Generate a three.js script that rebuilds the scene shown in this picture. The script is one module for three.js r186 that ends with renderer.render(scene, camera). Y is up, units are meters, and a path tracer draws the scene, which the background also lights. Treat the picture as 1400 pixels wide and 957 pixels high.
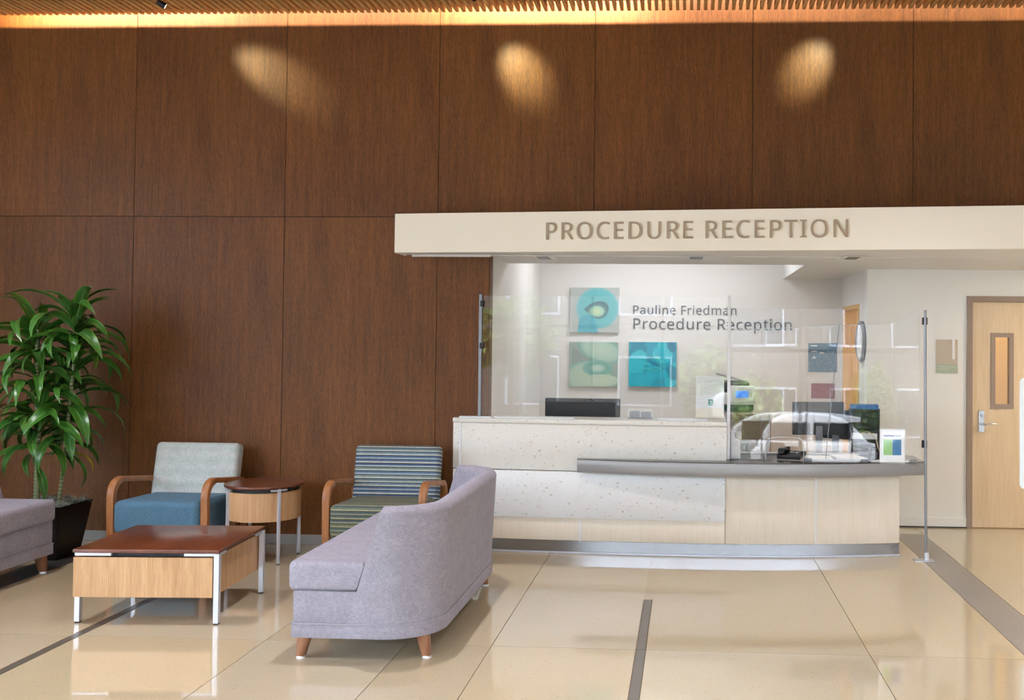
import * as THREE from 'three';
import { RoundedBoxGeometry } from 'three/addons/geometries/RoundedBoxGeometry.js';
import { mergeGeometries, mergeVertices, toCreasedNormals } from 'three/addons/utils/BufferGeometryUtils.js';
import { FontLoader } from 'three/addons/loaders/FontLoader.js';
import { TextGeometry } from 'three/addons/geometries/TextGeometry.js';
import { RectAreaLightUniformsLib } from 'three/addons/lights/RectAreaLightUniformsLib.js';

// ---------------------------------------------------------------- camera, sky, exposure
const scene = new THREE.Scene();
const camera = new THREE.PerspectiveCamera(2 * Math.atan(521.7 / 1370) * 180 / Math.PI, 1400 / 957, 0.05, 200);
camera.position.set(0, 1.75, 8.3065);
camera.rotation.order = 'YXZ';
camera.rotation.set(0.0210, 0.0523, 0.0093);
camera.setViewOffset(1732.8, 1043.4, 0, 86.4, 1400, 957);
camera.updateProjectionMatrix();
RectAreaLightUniformsLib.init();
const renderer = new THREE.WebGLRenderer({ antialias: true });
renderer.toneMapping = THREE.LinearToneMapping;
renderer.toneMappingExposure = 1.4;
renderer.shadowMap.enabled = true;
scene.background = new THREE.Color(0.77, 0.92, 1.12);
scene.backgroundIntensity = 8;
const sun = new THREE.DirectionalLight(0xfff4e6, 11);   // stands behind the building: it lights the drive outside, not the room
sun.name = 'sun'; sun.position.set(-14, 40, -12); sun.target.position.set(2, 0, 18); sun.castShadow = true; sun.shadow.mapSize.set(2048, 2048);
Object.assign(sun.shadow.camera, { left: -40, right: 40, top: 40, bottom: -40, near: 1, far: 120 }); scene.add(sun, sun.target);

// ---------------------------------------------------------------- helpers
let seedState = 12345;
const rnd = () => { seedState = (seedState + 0x6d2b79f5) | 0; let t = Math.imul(seedState ^ (seedState >>> 15), 1 | seedState); t = (t + Math.imul(t ^ (t >>> 7), 61 | t)) ^ t; return ((t ^ (t >>> 14)) >>> 0) / 4294967296; };
const rr = (a, b) => a + (b - a) * rnd();
const seed = (n) => { seedState = n; };
const V3 = (x, y, z) => new THREE.Vector3(x, y, z);
const names = new Map();
function numbered(n) { const k = names.get(n) ?? 0; names.set(n, k + 1); return k ? n + '_' + String(k).padStart(3, '0') : n; }
function shadows(o) { o.traverse((m) => { if (m.isMesh) { m.castShadow = true; m.receiveShadow = true; } }); }
function thing(name, label, category, pos = [0, 0, 0], turn = 0, group) {
  const o = new THREE.Group(); o.name = numbered(name); o.position.set(...pos); o.rotation.y = turn;
  o.userData = { label, category }; if (group) o.userData.group = group; scene.add(o); return o;
}
function part(name, geo, mat, parent, label) {
  const list = [].concat(geo); let g = list.length > 1 ? mergeGeometries(list.map(plain)) : list[0];
  const m = new THREE.Mesh(g, mat); m.name = name; if (label) m.userData.label = label; parent.add(m); return m;
}
function single(name, geo, mat, label, category, pos = [0, 0, 0], turn = 0, group) {
  const m = part(numbered(name), geo, mat, scene); m.position.set(...pos); m.rotation.y = turn;
  m.userData = { label, category }; if (group) m.userData.group = group; return m;
}
function struct(name, geo, mat, parent) {
  const m = part(parent ? name : numbered(name), geo, mat, parent ?? scene); if (!parent) m.userData.kind = 'structure'; return m;
}
function plain(g) {
  let h = g.index ? g.toNonIndexed() : g;
  if (!h.attributes.uv) h.setAttribute('uv', new THREE.BufferAttribute(new Float32Array(h.attributes.position.count * 2), 2));
  for (const k of Object.keys(h.attributes)) if (!['position', 'normal', 'uv'].includes(k)) h.deleteAttribute(k);
  return h;
}
// uv in metres, taken from the face's own direction
function uvm(g, swap = false) {
  g = plain(g); const p = g.attributes.position, n = g.attributes.normal, uv = g.attributes.uv, A = V3(), B = V3(), C = V3();
  for (let i = 0; i < p.count; i += 3) {
    A.fromBufferAttribute(p, i); B.fromBufferAttribute(p, i + 1); C.fromBufferAttribute(p, i + 2);
    const f = B.clone().sub(A).cross(C.clone().sub(A)), ax = Math.abs(f.x), ay = Math.abs(f.y), az = Math.abs(f.z);
    for (let k = 0; k < 3; k++) {
      const v = [A, B, C][k]; let u, w;
      if (az >= ax && az >= ay) { u = v.x; w = v.y; } else if (ax >= ay) { u = v.z; w = v.y; } else { u = v.x; w = v.z; }
      if (swap) uv.setXY(i + k, w, u); else uv.setXY(i + k, u, w);
    }
  }
  return g;
}
const box = (w, h, d, x = 0, y = 0, z = 0) => uvm(new THREE.BoxGeometry(w, h, d).translate(x, y, z));
const bb = (x0, x1, y0, y1, z0, z1) => box(x1 - x0, y1 - y0, z1 - z0, (x0 + x1) / 2, (y0 + y1) / 2, (z0 + z1) / 2);
const rb = (w, h, d, r, x = 0, y = 0, z = 0, seg = 2) => uvm(new RoundedBoxGeometry(w, h, d, seg, r).translate(x, y, z));
const cyl = (r0, r1, h, x = 0, y = 0, z = 0, seg = 24) => new THREE.CylinderGeometry(r0, r1, h, seg).translate(x, y, z);
const tube = (pts, r, seg = 24, rs = 8) => new THREE.TubeGeometry(new THREE.CatmullRomCurve3(pts.map((p) => V3(...p))), seg, r, rs, false);
function plan(pts, y0, y1, bevel = 0) {  // extrude a plan outline given as [x, z]
  const s = new THREE.Shape(pts.map(([x, z]) => new THREE.Vector2(x, -z)));
  const g = new THREE.ExtrudeGeometry(s, { depth: y1 - y0 - 2 * bevel, bevelEnabled: bevel > 0, bevelSize: bevel, bevelOffset: -bevel, bevelThickness: bevel, bevelSegments: 2, curveSegments: 24 });
  g.rotateX(-Math.PI / 2).translate(0, y0 + bevel, 0); return uvm(g);
}
function lathe(pts, seg = 32) { return new THREE.LatheGeometry(pts.map(([r, y]) => new THREE.Vector2(r, y)), seg); }

// ---- textures
function noise2(W, H, sx, sy, sd) {  // tileable value noise, sx by sy cells
  seed(sd); const g = new Float32Array(sx * sy).map(() => rnd()), out = new Float32Array(W * H), sm = (t) => t * t * (3 - 2 * t);
  for (let y = 0; y < H; y++) { const fy = y / H * sy, y0 = Math.floor(fy), ty = sm(fy - y0), a = (y0 % sy) * sx, b = ((y0 + 1) % sy) * sx;
    for (let x = 0; x < W; x++) { const fx = x / W * sx, x0 = Math.floor(fx), tx = sm(fx - x0), i = x0 % sx, j = (x0 + 1) % sx;
      out[y * W + x] = (g[a + i] * (1 - tx) + g[a + j] * tx) * (1 - ty) + (g[b + i] * (1 - tx) + g[b + j] * tx) * ty; } }
  return out;
}
function dataTex(W, H, fn, srgb = true) {
  const d = new Uint8Array(W * H * 4);
  for (let y = 0; y < H; y++) for (let x = 0; x < W; x++) { const c = fn(x, y, y * W + x), o = (y * W + x) * 4; for (let k = 0; k < 3; k++) d[o + k] = Math.max(0, Math.min(255, Math.round(c[k]))); d[o + 3] = 255; }
  const t = new THREE.DataTexture(d, W, H); t.wrapS = t.wrapT = THREE.RepeatWrapping; t.magFilter = THREE.LinearFilter; t.minFilter = THREE.LinearMipmapLinearFilter; t.generateMipmaps = true;
  if (srgb) t.colorSpace = THREE.SRGBColorSpace; t.needsUpdate = true; return t;
}
function grainTex(a, b, sd, { W = 512, H = 512, fine = 200, coarse = 24, band = 6, len = 6, dash = 0.5, contrast = 1 } = {}) {
  const n1 = noise2(W, H, fine, len * 3, sd), n2 = noise2(W, H, coarse, len, sd + 1), n3 = noise2(W, H, band, 2, sd + 2), n4 = noise2(W, H, W / 2, H / 16, sd + 3);
  return dataTex(W, H, (x, y, i) => { const t = (n1[i] * 0.4 + n2[i] * 0.3 + n3[i] * 0.3 - 0.5) * contrast + 0.5 + (n4[i] - 0.5) * dash; return [0, 1, 2].map((k) => a[k] + (b[k] - a[k]) * t); });
}
const rep = (t, sx, sy) => { const c = t.clone(); c.repeat.set(sx, sy); c.needsUpdate = true; return c; };
function canvasTex(w, h, draw) { const c = document.createElement('canvas'); c.width = w; c.height = h; draw(c.getContext('2d'), w, h); const t = new THREE.CanvasTexture(c); t.colorSpace = THREE.SRGBColorSpace; t.anisotropy = 8; return t; }
const std = (color, roughness = 0.6, o = {}) => new THREE.MeshStandardMaterial({ color, roughness, ...o });
const phys = (o) => new THREE.MeshPhysicalMaterial(o);

// ---- materials
const wallGrain = grainTex([76, 42, 11], [146, 92, 36], 11, { W: 1024, H: 1024, fine: 420, coarse: 60, band: 10, len: 5, dash: 0.45, contrast: 0.75 });
const M = {};
M.wallWood = [0, 1, 2].map((k) => { const t = rep(wallGrain, 1 / 1.4, 1 / 1.6); t.offset.set(k * 0.37, k * 0.21); return phys({ map: t, roughness: 0.6, bumpMap: t, bumpScale: 0.0004, clearcoat: 0.2, clearcoatRoughness: 0.34, specularIntensity: 0.6, color: [0xffffff, 0xfaf6f2, 0xf6f4f0][k] }); });
M.gap = std(0x1d0f08, 0.9);
const cherryTex = grainTex([176, 130, 86], [218, 178, 132], 31, { fine: 160, coarse: 30, band: 5, len: 3, dash: 0.2, contrast: 1.1 });
M.cherry = std(0xffffff, 0.42, { map: rep(cherryTex, 1.6, 1.2) });
M.cherryArm = std(0xffffff, 0.38, { map: rep(grainTex([138, 86, 46], [186, 126, 78], 35, { W: 256, H: 256, fine: 80, coarse: 20, band: 4, len: 3, dash: 0.2 }), 2.5, 2.5) });
M.sofaLeg = std(0x9a6a4c, 0.4);
const topTex = grainTex([82, 38, 20], [128, 66, 38], 41, { fine: 160, coarse: 30, band: 5, len: 3, dash: 0.2 });
M.tableTop = phys({ map: rep(topTex, 1.5, 1.2), roughness: 0.32, clearcoat: 0.5, clearcoatRoughness: 0.18 });
M.topEdge = std(0xa8683f, 0.4);
M.steel = std(0xc9cbd2, 0.28, { metalness: 0.85 });
M.alum = std(0xd7dae2, 0.38, { metalness: 0.55 });
M.stainless = std(0xc8c9cc, 0.16, { metalness: 1 });
M.kick = std(0xa9abb0, 0.2, { metalness: 1 });
M.blackMetal = std(0x17181a, 0.4, { metalness: 0.3 });
M.white = std(0xe9e7e2, 0.75);
M.fascia = std(0xf4ecd9, 0.7);
M.soffit = std(0xe4e2de, 0.8);
M.alcove = std(0xe4e1dc, 0.8);
M.whiteWall = std(0xeceae5, 0.8);
M.slat = std(0xf0d6a6, 0.6, { map: rep(grainTex([190, 160, 120], [255, 235, 205], 51, { W: 256, H: 256, fine: 60, coarse: 12, band: 4 }), 1, 1) });
M.plenum = std(0x1a120c, 0.95);
M.baseMetal = std(0x9c9a94, 0.5, { metalness: 0.2 });
M.glassSheet = phys({ color: 0xffffff, roughness: 0.0, transmission: 1, thickness: 0, ior: 1.5, specularIntensity: 0.8 });
M.pane = phys({ color: 0xffffff, roughness: 0.0, transmission: 1, thickness: 0, ior: 1.5 });
M.acrylicEdge = phys({ color: 0xf1f7f8, roughness: 0.3, transmission: 0.35, thickness: 0 });
M.plasticWhite = std(0xe6e8ea, 0.4);
M.plasticGrey = std(0x8d9298, 0.5);
M.plasticDark = std(0x25282c, 0.45);
M.blackSteel = std(0x8a8b90, 0.3, { metalness: 0.8 });
M.black = std(0x0c0c0d, 0.35);
M.paper = std(0xf2f1ee, 0.85);
M.letter = std(0xa8957b, 0.45);
M.wallText = std(0x6b6d70, 0.5);

// fabric
function fabricTex(fn, sd, W = 256) { const n = noise2(W, W, W / 2, W / 2, sd), m = noise2(W, W, 8, 8, sd + 1), l = noise2(W, W, 40, 40, sd + 2); return dataTex(W, W, (x, y, i) => { const c = fn(x / W, y / W), k = 0.84 + n[i] * 0.2 + (m[i] - 0.5) * 0.04 + (l[i] - 0.5) * 0.07; return c.map((v) => v * k); }); }
const velvet = fabricTex(() => [160, 155, 165], 61, 512);
M.velvet = phys({ map: rep(velvet, 1.4, 1.4), roughness: 0.95, sheen: 0.5, sheenRoughness: 0.5, sheenColor: new THREE.Color(0.55, 0.53, 0.6), bumpMap: rep(velvet, 1.4, 1.4), bumpScale: 0.0015 });
M.piping = std(0xa19ca6, 0.9);
const blueF = fabricTex(() => [84, 122, 146], 71); M.blueSeat = phys({ map: rep(blueF, 3, 3), roughness: 0.95, sheen: 0.3, sheenColor: new THREE.Color(0.3, 0.4, 0.5) });
const paleF = fabricTex((x, y) => { const b = Math.sin(y * Math.PI * 2 * 5) * 0.5 + 0.5; const wv = Math.sin((y + Math.abs((x * 40) % 1 - 0.5) * 0.012) * Math.PI * 2 * 50) * 7; return [206 + wv - b * 12, 210 + wv - b * 7, 206 + wv - b * 9]; }, 81, 512);
M.paleBack = std(0xffffff, 0.95, { map: rep(paleF, 2, 2) });
const stripeSet = [[[176, 190, 196], [96, 124, 152]], [[200, 206, 196], [120, 144, 158]], [[186, 196, 200], [74, 98, 130]], [[204, 206, 190], [134, 150, 150]], [[170, 184, 196], [88, 112, 144]], [[198, 204, 192], [128, 146, 132]], [[190, 198, 188], [108, 130, 136]], [[206, 208, 196], [92, 118, 148]]];
const stripeAt = (y) => { const t = (((y % 1) + 1) % 1) * 16, k = Math.floor(t), f = t - k, c = stripeSet[(k * 5 + 3) % 8]; return f < 0.2 ? [50, 58, 66] : f < 0.55 ? c[0] : f < 0.62 ? [90, 100, 106] : c[1]; };
const stripeF = fabricTex((x, y) => stripeAt(y), 91, 512);
M.stripeBack = std(0xffffff, 0.95, { map: rep(stripeF, 2, 2) });
const stripeG = fabricTex((x, y) => { const c = stripeAt(y); return [c[0] * 0.66 + 30, c[1] * 0.62 + 32, c[2] * 0.5 + 28]; }, 95, 512);
M.stripeSeat = std(0xffffff, 0.95, { map: rep(stripeG, 2, 2) });

// stone with shell-like chips
function chips(w, h, base, cols, count, r0, r1, sd, mott = 0) {
  return canvasTex(w, h, (c) => {
    seed(sd); c.fillStyle = base; c.fillRect(0, 0, w, h);
    for (let i = 0; i < mott; i++) { c.fillStyle = cols[Math.floor(rnd() * cols.length)]; c.globalAlpha = 0.05; const x = rnd() * w, y = rnd() * h, r = rr(r1, r1 * 4); for (const ox of [-w, 0, w]) for (const oy of [-h, 0, h]) { c.beginPath(); c.ellipse(x + ox, y + oy, r, r * 0.7, rnd() * 3, 0, 7); c.fill(); } }
    for (let i = 0; i < count; i++) {
      c.fillStyle = cols[Math.floor(rnd() * cols.length)]; c.globalAlpha = rr(0.25, 0.9); const x = rnd() * w, y = rnd() * h, r = r0 + (r1 - r0) * Math.pow(rnd(), 4), n = 5 + Math.floor(rnd() * 3), a0 = rnd() * 6, sq = rr(0.4, 1), pts = []; for (let k = 0; k < n; k++) { const a = a0 + k / n * 6.283; pts.push([Math.cos(a) * r * rr(0.6, 1), Math.sin(a) * r * sq * rr(0.6, 1)]); }
      for (const ox of [-w, 0, w]) for (const oy of [-h, 0, h]) { if (x + ox < -r || x + ox > w + r || y + oy < -r || y + oy > h + r) continue; c.beginPath(); pts.forEach(([px, py], k) => (k ? c.lineTo(x + ox + px, y + oy + py) : c.moveTo(x + ox + px, y + oy + py))); c.fill(); }
    }
    c.globalAlpha = 1;
  });
}
const wrap = (t, sx, sy = sx) => { t.wrapS = t.wrapT = THREE.RepeatWrapping; t.repeat.set(sx, sy); return t; };
M.stone = std(0xffffff, 0.3, { map: wrap(chips(1024, 1024, '#e6e6e4', ['#dad8d2', '#dedcd6', '#c9c4b8', '#f0f0ee', '#e0deda', '#bdb7a8'], 2400, 1.5, 15, 5, 120), 0.9) });
M.stoneUpper = std(0xffffff, 0.3, { map: wrap(chips(1024, 1024, '#e4e0d6', ['#d6cfbe', '#ddd7ca', '#c8c0ae', '#eeebe4', '#b9b09c'], 2600, 1.5, 13, 6, 140), 0.9) });
const floorMap = chips(2048, 2048, '#bbad93', ['#a29275', '#c8beac', '#ab9f88', '#8a795c', '#d3ccbd', '#76684c'], 15000, 1.2, 6.5, 7, 220);
const wave = noise2(256, 256, 5, 5, 301), wave2 = noise2(256, 256, 13, 13, 302);
const waveTex = dataTex(256, 256, (x, y, i) => { const v = (wave[i] * 0.75 + wave2[i] * 0.25) * 255; return [v, v, v]; }, false);
const floorM = (c) => phys({ color: c, map: wrap(floorMap.clone(), 0.62), roughness: 0.045, specularIntensity: 1, ior: 1.9, bumpMap: wrap(waveTex.clone(), 0.45), bumpScale: 0.0007 });
M.floor = [floorM(0xffffff), floorM(0xf8f4ec), floorM(0xfffaf0)];
M.grout = std(0x7d6a4c, 0.8);
M.darkStone = std(0xffffff, 0.35, { map: wrap(chips(512, 512, '#8c857b', ['#6f6a62', '#a19a8e', '#7b756c'], 900, 1, 6, 9, 80), 1) });
M.darkStripe = std(0x5e554a, 0.3);
M.darkBand = std(0x43423f, 0.4);
const creamTex = grainTex([230, 216, 194], [242, 232, 215], 131, { fine: 120, coarse: 20, band: 4, len: 3, dash: 0.1 });
M.cream = std(0xffffff, 0.38, { map: rep(creamTex, 1, 0.8) });
M.creamEdge = std(0xd8bf92, 0.4);
M.counterFront = std(0x9c9a99, 0.32, { metalness: 0.35 });
M.counterTop = phys({ color: 0x45423f, roughness: 0.16, clearcoat: 0.4, clearcoatRoughness: 0.08 });
const doorTex = grainTex([208, 180, 142], [228, 204, 170], 141, { fine: 120, coarse: 18, band: 4, len: 3, dash: 0.15 });
M.door = std(0xffffff, 0.35, { map: rep(doorTex, 1, 0.7) });
M.doorFrame = std(0x9a8678, 0.5);
M.trimWood = std(0xe0b878, 0.5);

// ---------------------------------------------------------------- shell
const X0 = -8.2, X1 = 7.2, ZB = -3.1, ZF = 13;
const ZWW = -1.34, XL = -1.645, XR = 1.72, ZA = -2.95, HS = 2.44, HF = 2.755;
struct('wall_left', [bb(X0 - 0.2, X0, 0, 5.1, ZB - 0.2, 4), bb(X0 - 0.2, X0, 0, 5.1, 12, ZF + 0.2), bb(X0 - 0.2, X0, 0, 0.3, 4, 12), bb(X0 - 0.2, X0, 4.3, 5.1, 4, 12)], M.whiteWall);
struct('wall_right', bb(X1, X1 + 0.2, 0, 5.1, ZB - 0.2, ZF + 0.2), M.whiteWall);
struct('wall_rear', bb(X0, X1, 0, 5.1, ZB - 0.2, ZB), M.alcove);
struct('ceiling', bb(X0 - 0.2, X1 + 0.2, 5.1, 5.3, ZB - 0.2, ZF + 0.2), M.plenum);

// floor: polished slabs on a dark bed, inlaid stripes
const floor = struct('floor', bb(X0 - 0.2, X1 + 0.2, -1.0, -0.006, ZB - 0.2, ZF + 0.2), M.grout);
{
  const xs = [-8.2, -6.7, -4.95, -4.69, -3.555, -3.5, -2.40, -1.58, -1.09, -0.268, -0.212, 1.04, 1.91, 2.175, 4.2, 7.2], zs = [-3.1, 2.62, 5.4, 8.1, 10.6, 13];
  const g = 0.0022; let n = 0;
  for (let j = 0; j + 1 < zs.length; j++) for (let i = 0; i + 1 < xs.length; i++) {
    const dark = (xs[i] === -4.95) ? M.darkBand : (xs[i] === 1.91) ? M.darkStone : null, stripe = xs[i] === -3.555 || xs[i] === -0.268;
    let z0 = zs[j]; if (stripe) { if (j === 0) z0 = 1.52; }
    if (stripe && j === 0) struct('tile', bb(xs[i] - g, xs[i + 1] + g, -0.006, 0, zs[0] + g, z0), M.floor[1], floor);
    if (dark === M.darkStone && j === 0) { struct('tile', bb(xs[i] + g, xs[i + 1] - g, -0.006, 0, zs[0] + g, -0.98), M.floor[0], floor); z0 = -0.98; }
    struct(stripe ? 'inlay_strip' : dark ? 'border_slab' : 'tile', bb(xs[i] + g, xs[i + 1] - g, -0.006, 0, z0 + g, zs[j + 1] - g), stripe ? M.darkStripe : dark ?? M.floor[n++ % 3], floor);
  }
}

// timber wall at z = 0
const woodWall = struct('wall_timber', [bb(X0, XL - 0.002, 0, 2.6, -0.12, -0.022), bb(X0, X1, 2.46, 5.1, -0.12, -0.022)], M.gap);
{
  const jx = []; for (let i = -2; i < 11; i++) jx.push(-4.719 + 1.3137 * i); const g = 0.005, HJ = 2.762; let n = 0;
  for (let i = 0; i + 1 < jx.length; i++) {
    const a = Math.max(jx[i], X0) + g / 2, b = Math.min(jx[i + 1], X1) - g / 2; if (b - a < 0.05) continue;
    const lowB = Math.min(b, XL);
    if (lowB > a) struct('panel', bb(a, lowB, 0.085, HJ - g / 2, -0.022, 0), M.wallWood[n++ % 3], woodWall);
    struct('panel', bb(a, b, a > XL - 1 && lowB <= a ? 2.5 : HJ + g / 2, 5.1, -0.022, 0), M.wallWood[n++ % 3], woodWall);
  }
  struct('trim_1', bb(XL - 0.004, XL, 0, HS, -0.14, -0.0005), M.wallWood[0]);
}
struct('baseboard_back', rb(XL - X0 - 0.01, 0.085, 0.024, 0.004, (XL + X0) / 2, 0.0425, -0.008), M.baseMetal);

// soffit: fascia angled in plan, with a flat underside running back into the alcove
const zf = (x) => 0.286 + 0.122 * (x + 2.372);
const soffit = struct('ceiling_soffit', plan([[-2.372 + 0.02, 0.001], [-2.372 + 0.02, zf(-2.352) - 0.018], [X1, zf(X1) - 0.018], [X1, 0.001]], HS + 0.004, HF - 0.004), M.soffit);
struct('fascia_board', plan([[-2.372, zf(-2.372) - 0.02], [-2.372, zf(-2.372)], [X1, zf(X1)], [X1, zf(X1) - 0.02]], HS - 0.003, HF, 0.003), M.fascia, soffit);
struct('underside', plan([[XL + 0.002, 0.0], [X1, 0.0], [X1, ZWW], [XR, ZWW], [XR, ZA], [1.075, ZA], [1.075, -0.84], [XL + 0.002, -0.84]], HS, HS + 0.06), M.soffit, soffit);
struct('end_cap', bb(-2.372, -2.352, HS - 0.003, HF, 0.001, zf(-2.372) - 0.02), M.fascia, soffit);
struct('riser', [bb(XL, 1.075, HS + 0.06, 2.95, -0.9, -0.84), bb(1.075, 1.12, HS + 0.06, 2.95, ZA, -0.84)], M.soffit, soffit);
struct('edge_trim', [plan([[-2.30, 0.002], [-2.30, 0.03], [XL + 0.01, 0.03], [XL + 0.01, 0.002]], HS - 0.012, HS + 0.004)], M.white, soffit);
struct('ceiling_alcove', bb(XL - 0.1, 1.1, 2.95, 3.05, ZA, -0.84), M.soffit);

// alcove walls
const wal = struct('wall_alcove_left', bb(XL - 0.1, XL - 0.012, 0, 3.0, ZA, -0.14), M.gap); for (const [a, b] of [[ZA, -2.05], [-2.05, -1.1], [-1.1, -0.14]]) struct('panel', bb(XL - 0.012, XL, 0, 3.0, a + 0.002, b - 0.002), M.alcove, wal);
struct('wall_alcove_back', bb(XL - 0.1, 4.1, 0, 3.0, ZB, ZA), M.alcove);
const ret = struct('wall_alcove_right', [bb(XR, XR + 0.12, 0, HS + 0.05, -1.76, ZWW - 0.1199), bb(XR, XR + 0.12, 2.125, HS + 0.05, -2.75, -1.76), bb(XR, XR + 0.12, 0, HS + 0.05, ZA, -2.75)], M.alcove);
struct('door_casing', [bb(XR - 0.012, XR + 0.13, 0, 2.125, -1.80, -1.755), bb(XR - 0.012, XR + 0.13, 2.085, 2.125, -2.75, -1.80), bb(XR - 0.012, XR + 0.13, 0, 2.125, -2.75, -2.71)], M.trimWood, ret);
// right-hand white wall with the door opening
const ww = struct('wall_right_front', [bb(XR, 2.655, 0, HS + 0.05, ZWW - 0.12, ZWW), bb(3.73, X1, 0, HS + 0.05, ZWW - 0.12, ZWW), bb(2.655, 3.73, 2.19, HS + 0.05, ZWW - 0.12, ZWW)], M.whiteWall);
struct('baseboard_right', rb(2.655 - XR, 0.085, 0.016, 0.003, (2.655 + XR) / 2, 0.055, ZWW + 0.008), M.white);
struct('trim_2', bb(XR, 2.655, 0, 0.013, ZWW, ZWW + 0.006), M.plasticDark);
struct('wall_side_room', bb(4.0, 4.1, 0, 3.0, ZB, ZWW - 0.12), M.whiteWall);
struct('wall_side_room_back', bb(XR + 0.13, 4.0, 0, 3.0, ZA, ZA + 0.02), std(0xe6cd94, 0.7));  // yellow in the wall colour stands in for warm light behind the door

// door
{
  const d = new THREE.Group(); d.name = 'door_1'; d.userData = { kind: 'structure', label: 'pale maple door with narrow glazed vision panel and steel lever' }; d.position.set(0, 0, ZWW); scene.add(d);
  part('frame', [bb(2.655, 2.706, 0, 2.19, -0.12, 0.02), bb(3.68, 3.73, 0, 2.19, -0.12, 0.02), bb(2.706, 3.68, 2.138, 2.19, -0.12, 0.02)], M.doorFrame, d);
  const slab = part('door_leaf', [bb(2.71, 2.915, 0.008, 2.134, -0.055, -0.01), bb(3.062, 3.676, 0.008, 2.134, -0.055, -0.01), bb(2.915, 3.062, 0.008, 1.16, -0.055, -0.01), bb(2.915, 3.062, 1.81, 2.134, -0.055, -0.01)], M.door, d);
  const w = part('vision_frame', [bb(2.883, 2.923, 1.128, 1.843, -0.06, 0.002), bb(3.054, 3.094, 1.128, 1.843, -0.06, 0.002), bb(2.923, 3.054, 1.128, 1.169, -0.06, 0.002), bb(2.923, 3.054, 1.802, 1.843, -0.06, 0.002)], M.doorFrame, d);
  part('pane', bb(2.923, 3.054, 1.169, 1.802, -0.036, -0.03), M.pane, w);
  const h = part('lock_plate', rb(0.055, 0.206, 0.012, 0.004, 2.7955, 1.007, -0.004), M.stainless, d);
  part('keyhole_cylinder', new THREE.CylinderGeometry(0.017, 0.019, 0.02, 20).rotateX(Math.PI / 2).translate(2.80, 1.06, 0.01), M.steel, h);
  part('lever', [new THREE.CylinderGeometry(0.013, 0.013, 0.05, 16).rotateX(Math.PI / 2).translate(2.80, 0.975, 0.02), tube([[2.80, 0.975, 0.045], [2.83, 0.982, 0.05], [2.87, 0.988, 0.048], [2.92, 0.986, 0.04]], 0.0085, 16)], M.stainless, h);
}

// slatted timber ceiling
{
  const s = new THREE.Group(); s.name = 'ceiling_slats'; s.userData = { kind: 'structure' }; scene.add(s);
  const g = box(0.027, 0.06, 12.9).translate(0, 0, 0); const pitch = 0.0573;
  const variants = [0xffffff, 0xf0e6da, 0xfff4e6].map((c) => { const m = M.slat.clone(); m.color.multiply(new THREE.Color(c)); return m; });
  let n = 0; for (let x = X0 + 0.03; x < X1; x += pitch) { const m = part('slat', g, variants[n++ % 3], s); m.position.set(x, 4.463 + 0.03, 0.10 + 6.45); }
  part('carrier_rail', [0.75, 2.2, 4.2, 6.2, 8.2, 10.2, 12.2].map((z) => bb(X0, X1, 4.523, 4.56, z, z + 0.04)), M.plenum, s);
}

// unseen side window towards the camera end, added to let in more sky light
{ const f = []; for (let z = 4; z <= 12.01; z += 1.6) f.push(bb(X0 - 0.12, X0, 0.3, 4.3, z - 0.03, z + 0.03)); f.push(bb(X0 - 0.12, X0, 2.45, 2.52, 4, 12)); const w = struct('window_2', f, M.alum);
  for (let z = 4; z < 11.9; z += 1.6) for (const [a, b] of [[0.3, 2.45], [2.52, 4.3]]) struct('pane', bb(X0 - 0.064, X0 - 0.056, a, b, z + 0.03, z + 1.57), M.pane, w); }
// window wall behind the camera
{
  const f = []; const W0 = -8.0, W1 = 7.0; for (let x = W0; x <= W1 + 0.01; x += 1.5) f.push(bb(x - 0.035, x + 0.035, 0, 4.3, ZF - 0.06, ZF + 0.08));
  f.push(bb(W0, W1, 0, 0.08, ZF - 0.05, ZF + 0.07), bb(W0, W1, 4.22, 4.3, ZF - 0.05, ZF + 0.07), bb(W0, W1, 2.5, 2.57, ZF - 0.05, ZF + 0.07));
  const fw = struct('window_1', f, M.alum);
  for (let x = W0; x < W1 - 0.1; x += 1.5) for (const [a, b] of [[0.08, 2.5], [2.57, 4.22]]) struct('pane', bb(x + 0.035, x + 1.465, a, b, ZF, ZF + 0.008), M.pane, fw);
  struct('wall_front', [bb(X0, W0, 0, 5.1, ZF - 0.05, ZF + 0.2), bb(W1, X1, 0, 5.1, ZF - 0.05, ZF + 0.2), bb(W0, W1, 4.3, 5.1, ZF - 0.05, ZF + 0.2)], M.whiteWall);
}

// ---------------------------------------------------------------- lamps
const glow = (c, k) => new THREE.MeshStandardMaterial({ color: 0x111111, emissive: c, emissiveIntensity: k, roughness: 0.6 });
function areaLight(parent, color, intensity, w, h, pos, look) { const l = new THREE.RectAreaLight(color, intensity, w, h); l.name = 'area_light'; parent.add(l); l.position.set(...pos); l.lookAt(...look); return l; }
function spot(parent, color, intensity, pos, target, angle, penumbra, radius = 1) {
  const l = new THREE.SpotLight(color, intensity, 0, angle, penumbra, 2); l.name = 'spot_light'; l.position.set(...pos); l.castShadow = true; l.shadow.radius = radius; parent.add(l); l.target.position.set(...target); parent.add(l.target); return l;
}
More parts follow.
